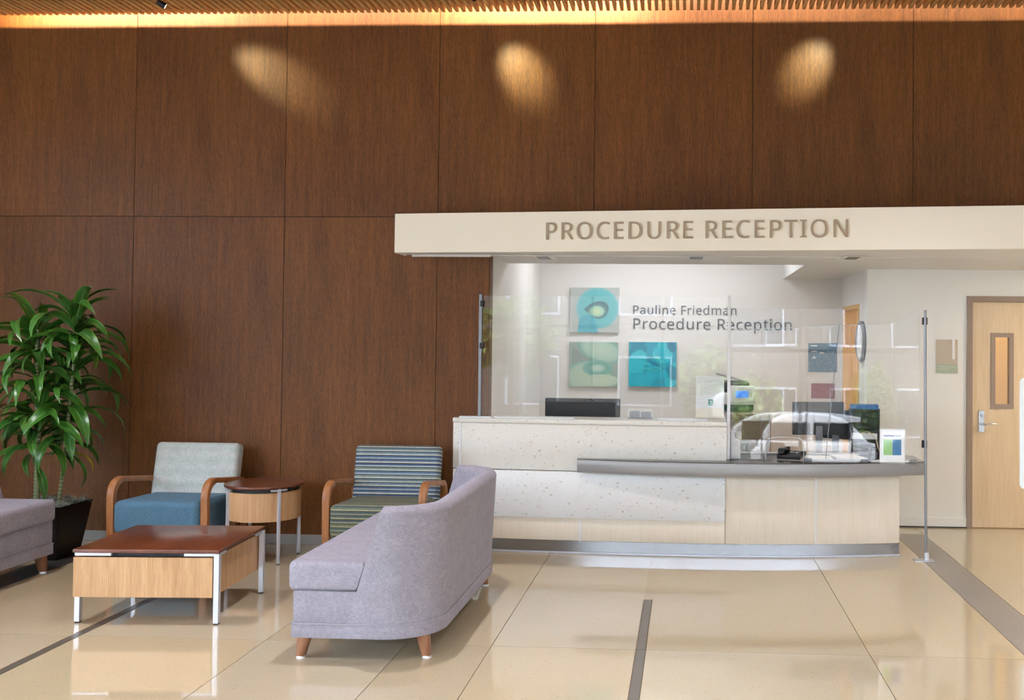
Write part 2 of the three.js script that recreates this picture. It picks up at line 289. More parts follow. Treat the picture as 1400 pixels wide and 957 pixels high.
// tubes in the cove along the timber wall; a trough under them throws the light on the wall's top
{
  const cove = thing('light_trough', 'long dark metal trough holding tubes above the slat ends', 'light trough', [0, 0, 0]);
  part('trough', [bb(X0 + 0.02, X1 - 0.02, 4.54, 4.546, 0.125, 0.50), bb(X0 + 0.02, X1 - 0.02, 4.546, 4.9, 0.494, 0.50)], M.plenum, cove);
  const runs = [[-5.84, -3.97, 1], [-3.93, -2.12, 0.42], [-2.09, -0.32, 1], [-0.28, 1.55, 0.24], [1.6, 3.4, 0.17], [3.45, 5.2, 0.17]];
  for (const [a, b, k] of runs) {
    const c = k > 0.9 ? 'bright' : 'dim', t = thing('tube_light', k > 0.9 ? 'bright warm tube glowing in the cove above the timber wall' : 'dimmer warm tube glowing in the cove above the timber wall', 'tube light', [(a + b) / 2, 4.77, 0.31], 0, c + ' tubes in the wall cove');
    part('tube', new THREE.CylinderGeometry(0.008, 0.008, b - a - 0.06, 10).rotateZ(Math.PI / 2), glow(0xffc98a, 5 * k), t);
    for (const s of [-1, 1]) part('end_cap', new THREE.CylinderGeometry(0.011, 0.011, 0.03, 10).rotateZ(Math.PI / 2).translate(s * (b - a - 0.03) / 2, 0, 0), M.plasticWhite, t);
    areaLight(t, 0xffead2, 1150 * k, b - a - 0.06, 0.014, [0, -0.004, -0.012], [(a + b) / 2, 4.42, -0.0]);
  }
}
// spotlights above the slats that graze the timber wall
for (const [x, y, z, tx, ty] of [[-4.28, 4.44, 0.43, -3.56, 4.0], [-1.70, 4.45, 0.53, -1.40, 4.0], [1.27, 4.45, 0.53, 1.0, 4.03]]) {
  const lab = x < -3 ? 'small wall spotlight aimed over the planter side of the wall' : x < 0 ? 'small wall spotlight aimed above the start of the fascia' : 'small wall spotlight aimed above the fascia lettering end';
  const s = thing('wall_spotlight', lab, 'spotlight', [x, y, z]), d = V3(tx - x, ty - y, -z).normalize();
  const head = part('head', new THREE.CylinderGeometry(0.022, 0.026, 0.07, 20, 1, true), M.blackMetal, s); head.quaternion.setFromUnitVectors(V3(0, -1, 0), d);
  part('stem', cyl(0.006, 0.006, 0.06, 0, 0.05, 0, 10), M.blackMetal, s);
  const lens = part('lens', new THREE.CircleGeometry(0.02, 20), glow(0xfff2cc, 4), s); lens.quaternion.setFromUnitVectors(V3(0, 0, 1), d); lens.position.copy(d).multiplyScalar(0.034);
  spot(s, 0xf4ffd6, x < -3 ? 8 : 6, d.clone().multiplyScalar(0.045).toArray(), V3(tx - x, ty - y, -z).toArray(), x < -3 ? 0.25 : 0.32, 1, 3);
}
// unseen downlights added in the slatted ceiling as fill light
for (const [x, z] of [[-4.6, 2.4], [-1.6, 2.4], [1.4, 2.4], [4.4, 2.4], [-4.6, 5.4], [-1.6, 5.4], [1.4, 5.4], [4.4, 5.4]]) {
  const d = thing('fill_downlight', 'round warm fill downlight added among the ceiling slats', 'downlight', [x, 4.47, z], 0, 'added fill downlights in the slatted ceiling');
  part('rim', lathe([[0.075, 0.02], [0.095, 0], [0.1, 0.004], [0.1, 0.05], [0.075, 0.05]]), M.alum, d);
  part('lens', new THREE.CircleGeometry(0.075, 24).rotateX(Math.PI / 2).translate(0, 0.012, 0), glow(0xffe2b8, 3), d);
  spot(d, 0xf6f6ff, 26, [0, -0.01, 0], [0, -4, 0], 0.8, 0.8, 3);
}
// ceiling panel inside the alcove, side room lamp, corridor lamp
for (const [x, y, z, w, h, c, k, lab] of [[-0.3, 2.935, -1.9, 1.8, 0.6, 0xf6f8ff, 5, 'flat panel lamp in the ceiling behind the reception counter'], [2.9, 2.425, -2.2, 0.6, 0.6, 0xffd79a, 10, 'warm flat panel lamp in the small back room'], [4.5, 2.425, -0.2, 1.2, 0.8, 0xffeed6, 11, 'warm flat panel lamp under the soffit past the door']]) {
  const t = thing('ceiling_panel_lamp', lab, 'panel lamp', [x, y, z]);
  part('frame', [bb(-w / 2 - 0.03, w / 2 + 0.03, 0, 0.014, -h / 2 - 0.03, h / 2 + 0.03)], M.white, t);
  part('diffuser', bb(-w / 2, w / 2, -0.004, 0, -h / 2, h / 2), glow(c, Math.min(2, k * 0.5)), t);
  areaLight(t, c, k, w, h, [0, -0.012, 0], [x, 0, z + 0.0001]);
}

// ---------------------------------------------------------------- reception desk
const zc = (x) => 0.16 - (x > 0.1 ? 0.068 : 0.024) * (x - 0.1) ** 2;
const zt = (x) => 0.325 - (x > 0.37 ? 0.114 : 0.078) * (x - 0.37) ** 2;
function curved(x0, x1, y0, y1, off, thick, fn = zc, n = 24, bevel = 0.003) {
  const p = []; for (let i = 0; i <= n; i++) { const x = x0 + (x1 - x0) * i / n; p.push([x, fn(x) + off]); }
  for (let i = n; i >= 0; i--) { const x = x0 + (x1 - x0) * i / n; p.push([x, fn(x) + off - thick]); }
  return toCreasedNormals(plan(p, y0, y1, bevel), 0.5);
}
const DL = -1.925, DS = 0.325, DR = 1.755;
{
  const d = thing('reception_desk', 'curved reception desk faced in white speckled stone and cream panels above a steel kickplate', 'reception desk', [0, 0, 0]);
  const kick = part('kickplate', curved(DL + 0.05, DR, 0.0, 0.104, -0.004, 0.02, zc, 40, 0), M.kick, d, 'polished steel kickplate');
  part('kick_bead', curved(DL + 0.05, DR + 0.008, 0, 0.014, 0.012, 0.02), M.alum, kick);
  for (const [a, b, y1] of [[DL + 0.04, -0.857, 0.30], [-0.845, DS, 0.30], [DS + 0.004, 1.058, 0.672], [1.066, DR, 0.672]]) part('veneer_panel', curved(a, b, 0.106, y1, 0, 0.02), M.cream, d);
  part('joint_strip', bb(-0.857, -0.845, 0.1, 0.3, zc(-0.85) - 0.02, zc(-0.85) + 0.003), M.alum, d);
  part('joint_strip', bb(1.058, 1.066, 0.106, 0.672, zc(1.06) - 0.02, zc(1.06) + 0.003), M.alum, d);
  part('stone_panel', curved(DL + 0.01, DS, 0.290, 0.668, 0.024, 0.03), M.stone, d, 'white speckled stone slab');
  part('stone_panel', curved(DL, DS + 0.01, 0.671, 1.048, -0.012, 0.03), M.stoneUpper, d, 'cream speckled stone slab');
  part('stone_ledge', [curved(XL + 0.004, DS + 0.012, 1.05, 1.087, -0.006, 0.36), curved(DL - 0.004, XL + 0.004, 1.05, 1.087, -0.006, 0.055)], M.stoneUpper, d, 'cream stone ledge');
  part('end_panel', [bb(DR - 0.018, DR, 0.0, 0.672, -0.75, zc(DR) - 0.02)], M.creamEdge, d);
  part('end_panel', [bb(DL + 0.05, DL + 0.07, 0.0, 1.05, zc(DL) - 0.02, 0.06)], M.stone, d);
  part('inner_panel', [bb(XL + 0.02, DS, 0.0, 1.05, -0.27, -0.25)], M.cream, d);
  part('work_surface', [bb(XL + 0.02, DR - 0.02, 0.70, 0.735, -0.85, -0.02)], M.counterTop, d);
  for (const x of [-1.5, 1.15]) part('pedestal', bb(x, x + 0.4, 0, 0.7, -0.8, -0.3), M.cream, d);
  const t = thing('transaction_counter', 'dark low counter slab curving out over the cream desk panels', 'counter top', [0, 0, 0]);
  const n = 40, p = []; for (let i = 0; i <= n; i++) { const x = -0.872 + (1.948 + 0.872) * i / n; p.push([x, zt(x)]); }
  p.push([1.948, -0.42], [DS + 0.02, -0.42], [DS + 0.02, zc(DS) - 0.005]); for (let i = 0; i <= 12; i++) { const x = DS + (-0.872 - DS) * i / 12; p.push([x, zc(x) - 0.005]); }
  part('slab', toCreasedNormals(plan(p.map(([x, z]) => [x, z]), 0.773, 0.779, 0.001), 0.5), M.counterTop, t);
  const q = []; for (let i = 0; i <= n; i++) { const x = -0.872 + 2.82 * i / n; q.push([x, zt(x)]); } for (let i = n; i >= 0; i--) { const x = -0.872 + 2.82 * i / n; q.push([x, Math.max(zt(x) - 0.03, x < DS ? zc(x) + 0.02 : -1)]); }
  part('edge_band', toCreasedNormals(plan(q, 0.672, 0.7728, 0.002), 0.5), M.counterFront, t, 'brushed grey front edge');
  part('end_band', bb(1.918, 1.948, 0.672, 0.7728, -0.42, zt(1.948) - 0.032), M.counterFront, t);
  part('sub_top', plan([[DS + 0.03, zc(DS) - 0.03], [1.2, zt(1.2) - 0.032], [1.915, zt(1.915) - 0.032], [1.915, -0.42], [DS + 0.03, -0.42]], 0.74, 0.7725), M.plasticDark, t);
}

// lettering
const font = await new FontLoader().loadAsync('fonts/droid/droid_sans_regular.typeface.json');
function lettering(group, text, mat, x0, x1, y0, height, depth, wide) {
  const raw = [...text].map((ch) => { const g = new TextGeometry(ch, { font, size: 1, depth: depth, curveSegments: 6, bevelEnabled: false }); const adv = font.data.glyphs[ch].ha / font.data.resolution; return [ch, g, adv]; });
  const cap = (() => { const g = new TextGeometry('E', { font, size: 1, depth: 0.1, curveSegments: 2 }); g.computeBoundingBox(); return g.boundingBox.max.y; })();
  const total = raw.reduce((a, [, , adv]) => a + adv, 0), sy = height / cap, sx = (x1 - x0) / total; let at = x0;
  for (const [ch, g, adv] of raw) { if (ch !== ' ') { g.scale(sx * wide, sy, 1).translate(at + adv * sx * (1 - wide) / 2, y0, 0); part('letter', g, mat, group); } at += adv * sx; }
}
{
  const s = thing('sign_lettering', 'tan raised capital letters PROCEDURE RECEPTION fixed across the cream fascia', 'sign', [0, 2.534, 0]);
  s.position.set(-1.135, 2.533, zf(-1.135) + 0.001); s.rotation.y = -Math.atan(0.122); const L = (1.235 + 1.135) / Math.cos(Math.atan(0.122));
  lettering(s, 'PROCEDURE RECEPTION', M.letter, 0, L, 0, 0.134, 0.012, 0.93);
  const a = thing('wall_lettering', 'smaller grey name lettering on the alcove wall, upper line beside the swirl picture', 'sign', [0, 0, ZA + 0.001]);
  lettering(a, 'Pauline Friedman', M.wallText, -0.612, 0.573, 2.035, 0.098, 0.008, 0.97);
  const b = thing('wall_lettering', 'grey lettering Procedure Reception on the alcove wall, larger lower line', 'sign', [0, 0, ZA + 0.001]);
  lettering(b, 'Procedure Reception', M.wallText, -0.612, 1.192, 1.868, 0.12, 0.008, 0.97);
}

// pictures on the alcove wall
function picture(name, label, x0, x1, y0, y1, draw) {
  const w = x1 - x0, h = y1 - y0, t = thing(name, label, 'picture', [(x0 + x1) / 2, y0, ZA + 0.002]);
  part('stretcher', rb(w, h, 0.035, 0.004, 0, h / 2, 0.0175), std(0xb9c2bd, 0.7), t);
  const tex = canvasTex(512, 512, draw); part('print', new THREE.PlaneGeometry(w - 0.006, h - 0.006).translate(0, h / 2, 0.0356), std(0xffffff, 0.55, { map: tex }), t);
}
function blob(c, x, y, r, stops, sx = 1, sy = 1, rot = 0) { c.save(); c.translate(x, y); c.rotate(rot); c.scale(sx, sy); const g = c.createRadialGradient(0, 0, 0, 0, 0, r); stops.forEach(([t, s]) => g.addColorStop(t, s)); c.fillStyle = g; c.beginPath(); c.arc(0, 0, r, 0, 7); c.fill(); c.restore(); }
picture('canvas_print', 'square canvas with a teal ring curling round a pale yellow centre', -1.307, -0.756, 1.822, 2.330, (c, w, h) => {
  c.fillStyle = '#b9bfba'; c.fillRect(0, 0, w, h);
  blob(c, 290, 235, 250, [[0, '#68b5b6'], [0.82, '#72bcc0'], [0.93, '#8cc2c2'], [1, 'rgba(185,191,186,0)']], 0.95, 1);
  c.fillStyle = '#5fb2bf'; c.beginPath(); c.moveTo(80, 512); c.lineTo(95, 360); c.quadraticCurveTo(200, 270, 260, 360); c.lineTo(300, 512); c.fill();
  c.fillStyle = '#5c7f84'; c.beginPath(); c.moveTo(145, 250); c.quadraticCurveTo(260, 120, 370, 165); c.quadraticCurveTo(440, 220, 380, 320); c.quadraticCurveTo(320, 380, 240, 340); c.quadraticCurveTo(230, 290, 175, 280); c.fill();
  blob(c, 285, 270, 100, [[0, '#c9d8a4'], [0.6, '#a5cbb4'], [1, 'rgba(90,150,150,0)']], 1.1, 0.85);
});
picture('canvas_print', 'square canvas of pale green swirling lobes, below the ring picture', -1.309, -0.759, 1.214, 1.719, (c, w, h) => {
  c.fillStyle = '#97a99d'; c.fillRect(0, 0, w, h);
  blob(c, 330, 90, 190, [[0, '#bcd0bb'], [0.7, '#a9c8b6'], [0.95, '#7fae9f'], [1, 'rgba(120,160,150,0)']], 1.35, 0.75, 0.35);
  c.fillStyle = '#8d9c92'; c.beginPath(); c.moveTo(30, 60); c.lineTo(240, 210); c.lineTo(100, 230); c.lineTo(20, 330); c.fill();
  blob(c, 210, 400, 230, [[0, '#b9cbb0'], [0.75, '#aec7b2'], [0.95, '#7fae9f'], [1, 'rgba(120,160,150,0)']], 1.15, 0.85);
  blob(c, 300, 300, 140, [[0, '#c4d6c4'], [0.3, '#a9cbbb'], [0.6, '#6ea798'], [0.9, '#7fb3a4'], [1, 'rgba(120,160,150,0)']], 1.2, 0.7);
  blob(c, 330, 440, 150, [[0, '#c3d3b6'], [0.9, '#b4ccb4'], [1, 'rgba(180,200,180,0)']], 1.4, 0.5);
});
picture('canvas_print', 'square canvas of deep turquoise marbled swirls beside the pale green one', -0.640, -0.101, 1.222, 1.725, (c, w, h) => {
  c.fillStyle = '#10a3bd'; c.fillRect(0, 0, w, h); seed(52);
  for (let i = 0; i < 26; i++) { const x = rnd() * w, y = rnd() * h; blob(c, x, y, rr(40, 150), [[0, ['#0fb3c9', '#0a7f9c', '#14b9cf', '#0b8ea6', '#2fc3d0'][i % 5]], [0.8, ['#0fb3c9', '#0a7f9c', '#14b9cf', '#0b8ea6', '#2fc3d0'][i % 5]], [1, 'rgba(16,150,180,0)']], rr(0.6, 1.6), rr(0.4, 1), rnd() * 3); }
  blob(c, 120, 460, 150, [[0, '#27c0d2'], [0.9, '#19b4ca'], [1, 'rgba(16,150,180,0)']], 1.3, 0.7, -0.4);
  c.lineWidth = 5; for (let i = 0; i < 16; i++) { c.strokeStyle = ['#3fae92', '#0a6d86', '#57c6b3'][i % 3]; c.globalAlpha = 0.55; c.beginPath(); let x = rr(120, 420), y = rr(150, 330); c.moveTo(x, y); for (let k = 0; k < 3; k++) { x += rr(-80, 90); y += rr(-50, 50); c.quadraticCurveTo(x + rr(-60, 60), y + rr(-60, 60), x, y); } c.stroke(); } c.globalAlpha = 1;
});
function poster(label, x0, x1, y0, y1, draw) { const w = x1 - x0, h = y1 - y0; const t = thing('wall_poster', label, 'poster', [(x0 + x1) / 2, y0, ZA + 0.001]); part('sheet', bb(-w / 2, w / 2, 0, h, 0, 0.003), M.paper, t); part('print', new THREE.PlaneGeometry(w, h).translate(0, h / 2, 0.0038), std(0xffffff, 0.6, { map: canvasTex(256, 256, draw) }), t); }
poster('dark blue poster with small dotted shapes on the alcove wall', 1.361, 1.678, 1.405, 1.728, (c, w, h) => { c.fillStyle = '#3f6f8c'; c.fillRect(0, 0, w, h); seed(8); for (let i = 0; i < 120; i++) { c.fillStyle = ['#5d8d86', '#86a7a0', '#2f5870', '#b9c3b4', '#d8b88a'][Math.floor(rnd() * 5)]; c.globalAlpha = 0.7; c.fillRect(rnd() * w, 60 + rnd() * (h - 60), rr(3, 12), rr(3, 10)); } c.globalAlpha = 1; c.fillStyle = '#e8eef0'; c.fillRect(20, 18, 60, 10); c.fillRect(30, 70, 50, 8); c.fillRect(100, 80, 40, 12); c.fillRect(40, 120, 26, 16); });
poster('dark red poster below the blue one on the alcove wall', 1.395, 1.655, 1.113, 1.281, (c, w, h) => { c.fillStyle = '#8f2433'; c.fillRect(0, 0, w, h); seed(9); for (let i = 0; i < 60; i++) { c.fillStyle = ['#a53a46', '#75182a', '#b05a60'][i % 3]; c.fillRect(rnd() * w, rnd() * h, rr(6, 30), rr(4, 12)); } });
{ // wall clock on the return wall, seen edge on
  const t = thing('wall_clock', 'round grey domed wall clock on the return wall by the inner doorway', 'clock', [XR, 1.75, -1.56]);
  part('case', lathe([[0, 0], [0.2, 0], [0.2, 0.03], [0.185, 0.04], [0.17, 0.034]], 40).rotateZ(Math.PI / 2), M.plasticGrey, t);
  part('face', new THREE.CircleGeometry(0.172, 40).rotateY(-Math.PI / 2).translate(-0.032, 0, 0), M.paper, t);
  part('cover', lathe([[0.175, 0.036], [0.12, 0.06], [0, 0.07]], 40).rotateZ(Math.PI / 2), M.glassSheet, t);
}
{ // room sign on the white wall
  const t = thing('room_sign', 'beige room sign with a sage green band on the white wall beside the door', 'sign', [2.47, 1.46, ZWW + 0.001]);
  part('plate', bb(-0.1, 0.1, 0, 0.317, 0, 0.008), std(0xc6b8a6, 0.6), t);
  part('band', new THREE.PlaneGeometry(0.2, 0.08).translate(0, 0.04, 0.0095), std(0xffffff, 0.6, { map: canvasTex(256, 104, (c, w, h) => { c.fillStyle = '#acb8a2'; c.fillRect(0, 0, w, h); c.fillStyle = '#dbe3d4'; seed(4); for (const [y, x1] of [[18, 236], [46, 160]]) for (let x = 26; x < x1; x += 13) { c.fillRect(x, y, 3, 17); c.fillRect(x, y + Math.floor(rnd() * 3) * 7, 9, 3); } }) }), t);
  part('accent_strip', bb(0.048, 0.072, 0.13, 0.317, 0.008, 0.012), M.paper, t);
}
// square recessed downlights, unlit, in the soffit
for (const x of [-1.21, 0.08, 1.36]) {
  const d = thing('soffit_downlight', 'square unlit downlight recessed in the soffit above the counter', 'downlight', [x, HS, -0.12 + (x > 1 ? 0.1 : x > 0 ? 0.04 : 0)], 0, 'unlit downlights in the soffit');
  part('trim', [bb(-0.085, 0.085, -0.006, 0, 0.16, 0.19), bb(-0.085, 0.085, -0.006, 0, -0.19, -0.16), bb(-0.085, -0.055, -0.006, 0, -0.16, 0.16), bb(0.055, 0.085, -0.006, 0, -0.16, 0.16)], M.soffit, d);
  part('shade_inset', bb(-0.055, 0.055, -0.003, -0.001, -0.16, 0.16), M.black, d);  // flat black plate in place of the shade inside an open recess
}

// ---------------------------------------------------------------- loveseats
function loveseat(label, pos, turn) {   // local: front towards +x, length along z
  const s = thing('loveseat', label, 'sofa', pos, turn, undefined);
  const L = 1.85, h = L / 2, xf = 0.395, xb = -0.385, R = 0.30, T = 0.135, top = 0.835;
  // plan path of the shell's outer face: near arm front, round the back, far arm front
  const path = []; const A = 0.02;                                  // arm front (x) at the bottom of the path
  const straight = (x0, z0, x1, z1, n) => { for (let i = 0; i < n; i++) path.push([x0 + (x1 - x0) * i / n, z0 + (z1 - z0) * i / n]); };
  const arc = (cx, cz, a0, a1, n) => { for (let i = 0; i < n; i++) { const a = a0 + (a1 - a0) * i / n; path.push([cx + R * Math.cos(a), cz + R * Math.sin(a)]); } };
  straight(0.10, h, xb + R, h, 10); arc(xb + R, h - R, Math.PI / 2, Math.PI, 12); straight(xb, h - R, xb, -h + R, 14); arc(xb + R, -h + R, Math.PI, Math.PI * 1.5, 12); straight(xb + R, -h, 0.10, -h, 10); path.push([0.10, -h]);
  const cum = [0]; for (let i = 1; i < path.length; i++) cum.push(cum[i - 1] + Math.hypot(path[i][0] - path[i - 1][0], path[i][1] - path[i - 1][1])); const S = cum[cum.length - 1];
  const at = (d) => { let i = 1; while (i < path.length - 1 && cum[i] < d) i++; const t = (d - cum[i - 1]) / (cum[i] - cum[i - 1] || 1), a = path[i - 1], b = path[i]; const x = a[0] + (b[0] - a[0]) * t, z = a[1] + (b[1] - a[1]) * t, l = Math.hypot(b[0] - a[0], b[1] - a[1]) || 1; return [x, z, (b[1] - a[1]) / l, -(b[0] - a[0]) / l]; };
  const prof = []; const rT = 0.045; // [inward offset, y]
  for (const y of [0.2, 0.3, 0.42, 0.55, 0.68, top - rT]) prof.push([-0.05 * Math.max(0, y - 0.3), y]);
  for (let k = 1; k <= 5; k++) { const a = k / 5 * Math.PI / 2; prof.push([-0.05 * (top - 0.3) + rT * (1 - Math.cos(a)), top - rT + rT * Math.sin(a)]); }
  for (let k = 1; k <= 5; k++) { const a = k / 5 * Math.PI / 2; prof.push([T - 0.05 - rT * (1 - Math.sin(a)), top - rT * (1 - Math.cos(a)) ]); }
  for (const y of [0.68, 0.55, 0.42, 0.3]) prof.push([T - 0.05 + (0.79 - y) * 0.12, y]);
  const N = 64, pos3 = [], uv = [], idx = [], m = prof.length, sAt = (y) => 0.004 + Math.max(0, y - 0.2) * 0.30;
  for (let i = 0; i <= N; i++) for (let k = 0; k < m; k++) { const [o, y] = prof[k], s0 = sAt(y), d = s0 + (S - 2 * s0) * i / N, [x, z, nx, nz] = at(d); pos3.push(x + nx * o * 1, y, z + nz * o); uv.push(d, y + (k > m / 2 ? 0.3 : 0)); }
  // make sure the offset points inwards (towards the seat)
  const test = at(S / 2); const sgn = test[2] > 0 ? 1 : -1; if (sgn < 0) for (let i = 0; i <= N; i++) for (let k = 0; k < m; k++) { const [o, y] = prof[k], s0 = sAt(y), d = s0 + (S - 2 * s0) * i / N, [x, z, nx, nz] = at(d), q = (i * m + k) * 3; pos3[q] = x - nx * o; pos3[q + 2] = z - nz * o; }
  for (let i = 0; i < N; i++) for (let k = 0; k < m - 1; k++) { const a = i * m + k, b = a + m; idx.push(a, b, a + 1, b, b + 1, a + 1); }
  for (const [i, flip] of [[0, 0], [N, 1]]) { const c = pos3.length / 3; let sx = 0, sy = 0, sz = 0; for (let k = 0; k < m; k++) { const q = (i * m + k) * 3; sx += pos3[q]; sy += pos3[q + 1]; sz += pos3[q + 2]; } 
    for (let k = 0; k < m; k++) { const q = (i * m + k) * 3; pos3.push(pos3[q] , pos3[q + 1], pos3[q + 2]); uv.push(pos3[q + 2], pos3[q + 1]); } pos3.push(sx / m + 0.012, sy / m, sz / m); uv.push(0, 0.5); const cc = c + m; for (let k = 0; k < m - 1; k++) flip ? idx.push(c + k, cc, c + k + 1) : idx.push(c + k, c + k + 1, cc); }
  const g = new THREE.BufferGeometry(); g.setAttribute('position', new THREE.Float32BufferAttribute(pos3, 3)); g.setAttribute('uv', new THREE.Float32BufferAttribute(uv, 2)); g.setIndex(idx); g.computeVertexNormals();
  part('back_and_arms', g, M.velvet, s);
  const outline = (o, xfr) => { const p = []; const r = R + o; p.push([xfr, h + o], ...[...Array(13)].map((_, i) => { const a = Math.PI / 2 + i / 12 * Math.PI / 2; return [xb + R + r * Math.cos(a), h - R + r * Math.sin(a)]; }), ...[...Array(13)].map((_, i) => { const a = Math.PI + i / 12 * Math.PI / 2; return [xb + R + r * Math.cos(a), -h + R + r * Math.sin(a)]; }), [xfr, -h - o]); return p; };
  part('body', toCreasedNormals(plan(outline(-0.002, xf - 0.004), 0.2, 0.375, 0.004), 0.6), M.velvet, s);
  const band = part('base_band', toCreasedNormals(plan(outline(0.004, xf + 0.002), 0.125, 0.203, 0.006), 0.6), M.velvet, s);
  const pp = outline(0.006, xf + 0.004).map(([x, z]) => V3(x, 0.204, z)); part('piping', new THREE.TubeGeometry(new THREE.CatmullRomCurve3(pp, true, 'catmullrom', 0.02), 160, 0.004, 6, true), M.piping, band);
  // seat cushion: full length in front of the arms, narrower between them
  const w = h - 0.15; const cs = new THREE.Shape(); const e = 0.05, F = xf + 0.035, Q = 0.052;
  cs.moveTo(F - e, -h + 0.005); cs.quadraticCurveTo(F, -h + 0.005, F, -h + 0.005 + e); cs.lineTo(F, h - 0.005 - e); cs.quadraticCurveTo(F, h - 0.005, F - e, h - 0.005); cs.lineTo(Q, h - 0.005); cs.lineTo(Q - 0.02, w); cs.lineTo(-0.24, w); cs.lineTo(-0.24, -w); cs.lineTo(Q - 0.02, -w); cs.lineTo(Q, -h + 0.005); cs.closePath();
  const cg = new THREE.ExtrudeGeometry(cs, { depth: 0.09, bevelEnabled: true, bevelSize: 0.03, bevelOffset: -0.03, bevelThickness: 0.035, bevelSegments: 5, curveSegments: 8 }); cg.rotateX(-Math.PI / 2).scale(1, 1, -1).translate(0, 0.372 + 0.035, 0);
  { const ix = cg.index; const p = cg.attributes.position; for (let i = 0; i < p.count; i += 3) { for (const a of ['position', 'normal', 'uv']) { const t = cg.attributes[a], n = t.itemSize, q = t.array; for (let k = 0; k < n; k++) { const v = q[(i + 1) * n + k]; q[(i + 1) * n + k] = q[(i + 2) * n + k]; q[(i + 2) * n + k] = v; } } } for (let i = 0; i < p.count; i++) { const x = p.getX(i), y = p.getY(i); if (x < 0.12 && x > -0.1) p.setX(i, x - 0.3 * (y - 0.372)); } cg.deleteAttribute('normal'); cg.computeVertexNormals(); }
  part('seat_cushion', toCreasedNormals(uvm(mergeVertices(cg.deleteAttribute('uv')).toNonIndexed()), 0.9), M.velvet, s);
  for (const [lx, lz, sx] of [[0.345, 0.86, 1], [0.345, -0.86, 1], [-0.29, 0.80, -1], [-0.29, -0.80, -1]]) {
    const lg = new THREE.CylinderGeometry(0.045, 0.030, 0.115, 4, 1).rotateY(Math.PI / 4); const p = lg.attributes.position; for (let i = 0; i < p.count; i++) if (p.getY(i) < 0) p.setX(i, p.getX(i) + sx * 0.022); lg.computeVertexNormals();
    const leg = part('leg', uvm(lg.translate(lx, 0.0695, lz)), M.sofaLeg, s); part('glide', cyl(0.021, 0.025, 0.014, lx + sx * 0.022, 0.007, lz, 20), M.plasticWhite, leg, 'white plastic glide');
  }
  return s;
}
loveseat('grey velvet loveseat with its rounded back turned to the reception desk', [-1.715, 0, 2.045], Math.PI);
loveseat('grey velvet loveseat beside the potted plant, facing the coffee table', [-5.06, 0, 2.02], 0);

// ---------------------------------------------------------------- armchairs
function armchair(label, pos, backM, seatM, armM) {
  const c = thing('armchair', label, 'armchair', pos, 0);           // local: front towards +z, base centre at the origin
  const W = 0.79, D = 0.70;
  // bent timber loops, one each side
  for (const s of [-1, 1]) {
    const sh = new THREE.Shape(); const f = D / 2, b = -D / 2, t = 0.045;
    sh.moveTo(f - 0.035, 0); sh.lineTo(f, 0); sh.lineTo(f + 0.012, 0.50); sh.quadraticCurveTo(f + 0.012, 0.645, f - 0.14, 0.652); sh.lineTo(b + 0.13, 0.60); sh.quadraticCurveTo(b, 0.59, b - 0.005, 0.46); sh.lineTo(b - 0.03, 0); sh.lineTo(b + 0.01, 0);
    sh.lineTo(b + 0.04, 0.46); sh.quadraticCurveTo(b + 0.045, 0.55, b + 0.14, 0.558); sh.lineTo(f - 0.15, 0.610); sh.quadraticCurveTo(f - 0.038, 0.60, f - 0.036, 0.49); sh.closePath();
    const g = new THREE.ExtrudeGeometry(sh, { depth: 0.046, bevelEnabled: true, bevelSize: 0.004, bevelOffset: -0.004, bevelThickness: 0.004, bevelSegments: 2, curveSegments: 10 }).rotateY(-Math.PI / 2).translate(s * (W / 2 - 0.0275) + 0.023, 0, 0);
    part('arm_loop', toCreasedNormals(uvm(g), 0.6), M.cherryArm, c);
  }
  // seat: bulged block
  const sg = new RoundedBoxGeometry(0.672, 0.25, 0.70, 6, 0.045); { const p = sg.attributes.position; for (let i = 0; i < p.count; i++) { const x = p.getX(i) / 0.336, z = p.getZ(i) / 0.35, y = p.getY(i); if (y > 0) p.setY(i, y + 0.035 * (1 - x * x) * (1 - 0.5 * z * z) - 0.02 * Math.max(0, -z)); if (z > 0.5) p.setZ(i, p.getZ(i) + 0.015 * (1 - x * x)); } sg.computeVertexNormals(); }
  part('seat', uvm(sg.translate(0, 0.355, 0.03)), seatM, c);
  const bg = new RoundedBoxGeometry(0.70, 0.56, 0.13, 6, 0.04); { const p = bg.attributes.position; for (let i = 0; i < p.count; i++) { const x = p.getX(i) / 0.35, y = p.getY(i) / 0.28; p.setZ(i, p.getZ(i) + (p.getZ(i) > 0 ? 0.02 * (1 - x * x) * (1 - y * y) : 0) + 0.02 * x * x); if (y > 0.6) p.setY(i, p.getY(i) - 0.012 * (1 - x * x)); } bg.computeVertexNormals(); }
  part('backrest', uvm(bg).rotateX(-0.21).translate(0, 0.585, -0.285), backM, c);
  part('seat_rail', [bb(-0.345, 0.345, 0.2, 0.235, 0.24, 0.29), bb(-0.345, 0.345, 0.2, 0.235, -0.29, -0.24)], M.cherryArm, c);
  return c;
}
armchair('armchair with pale ribbed back, plain blue seat and bent timber arms', [-4.008, 0, 0.50], M.paleBack, M.blueSeat);
armchair('armchair in blue and olive striped fabric with bent timber arms', [-2.335, 0, 0.50], M.stripeBack, M.stripeSeat);

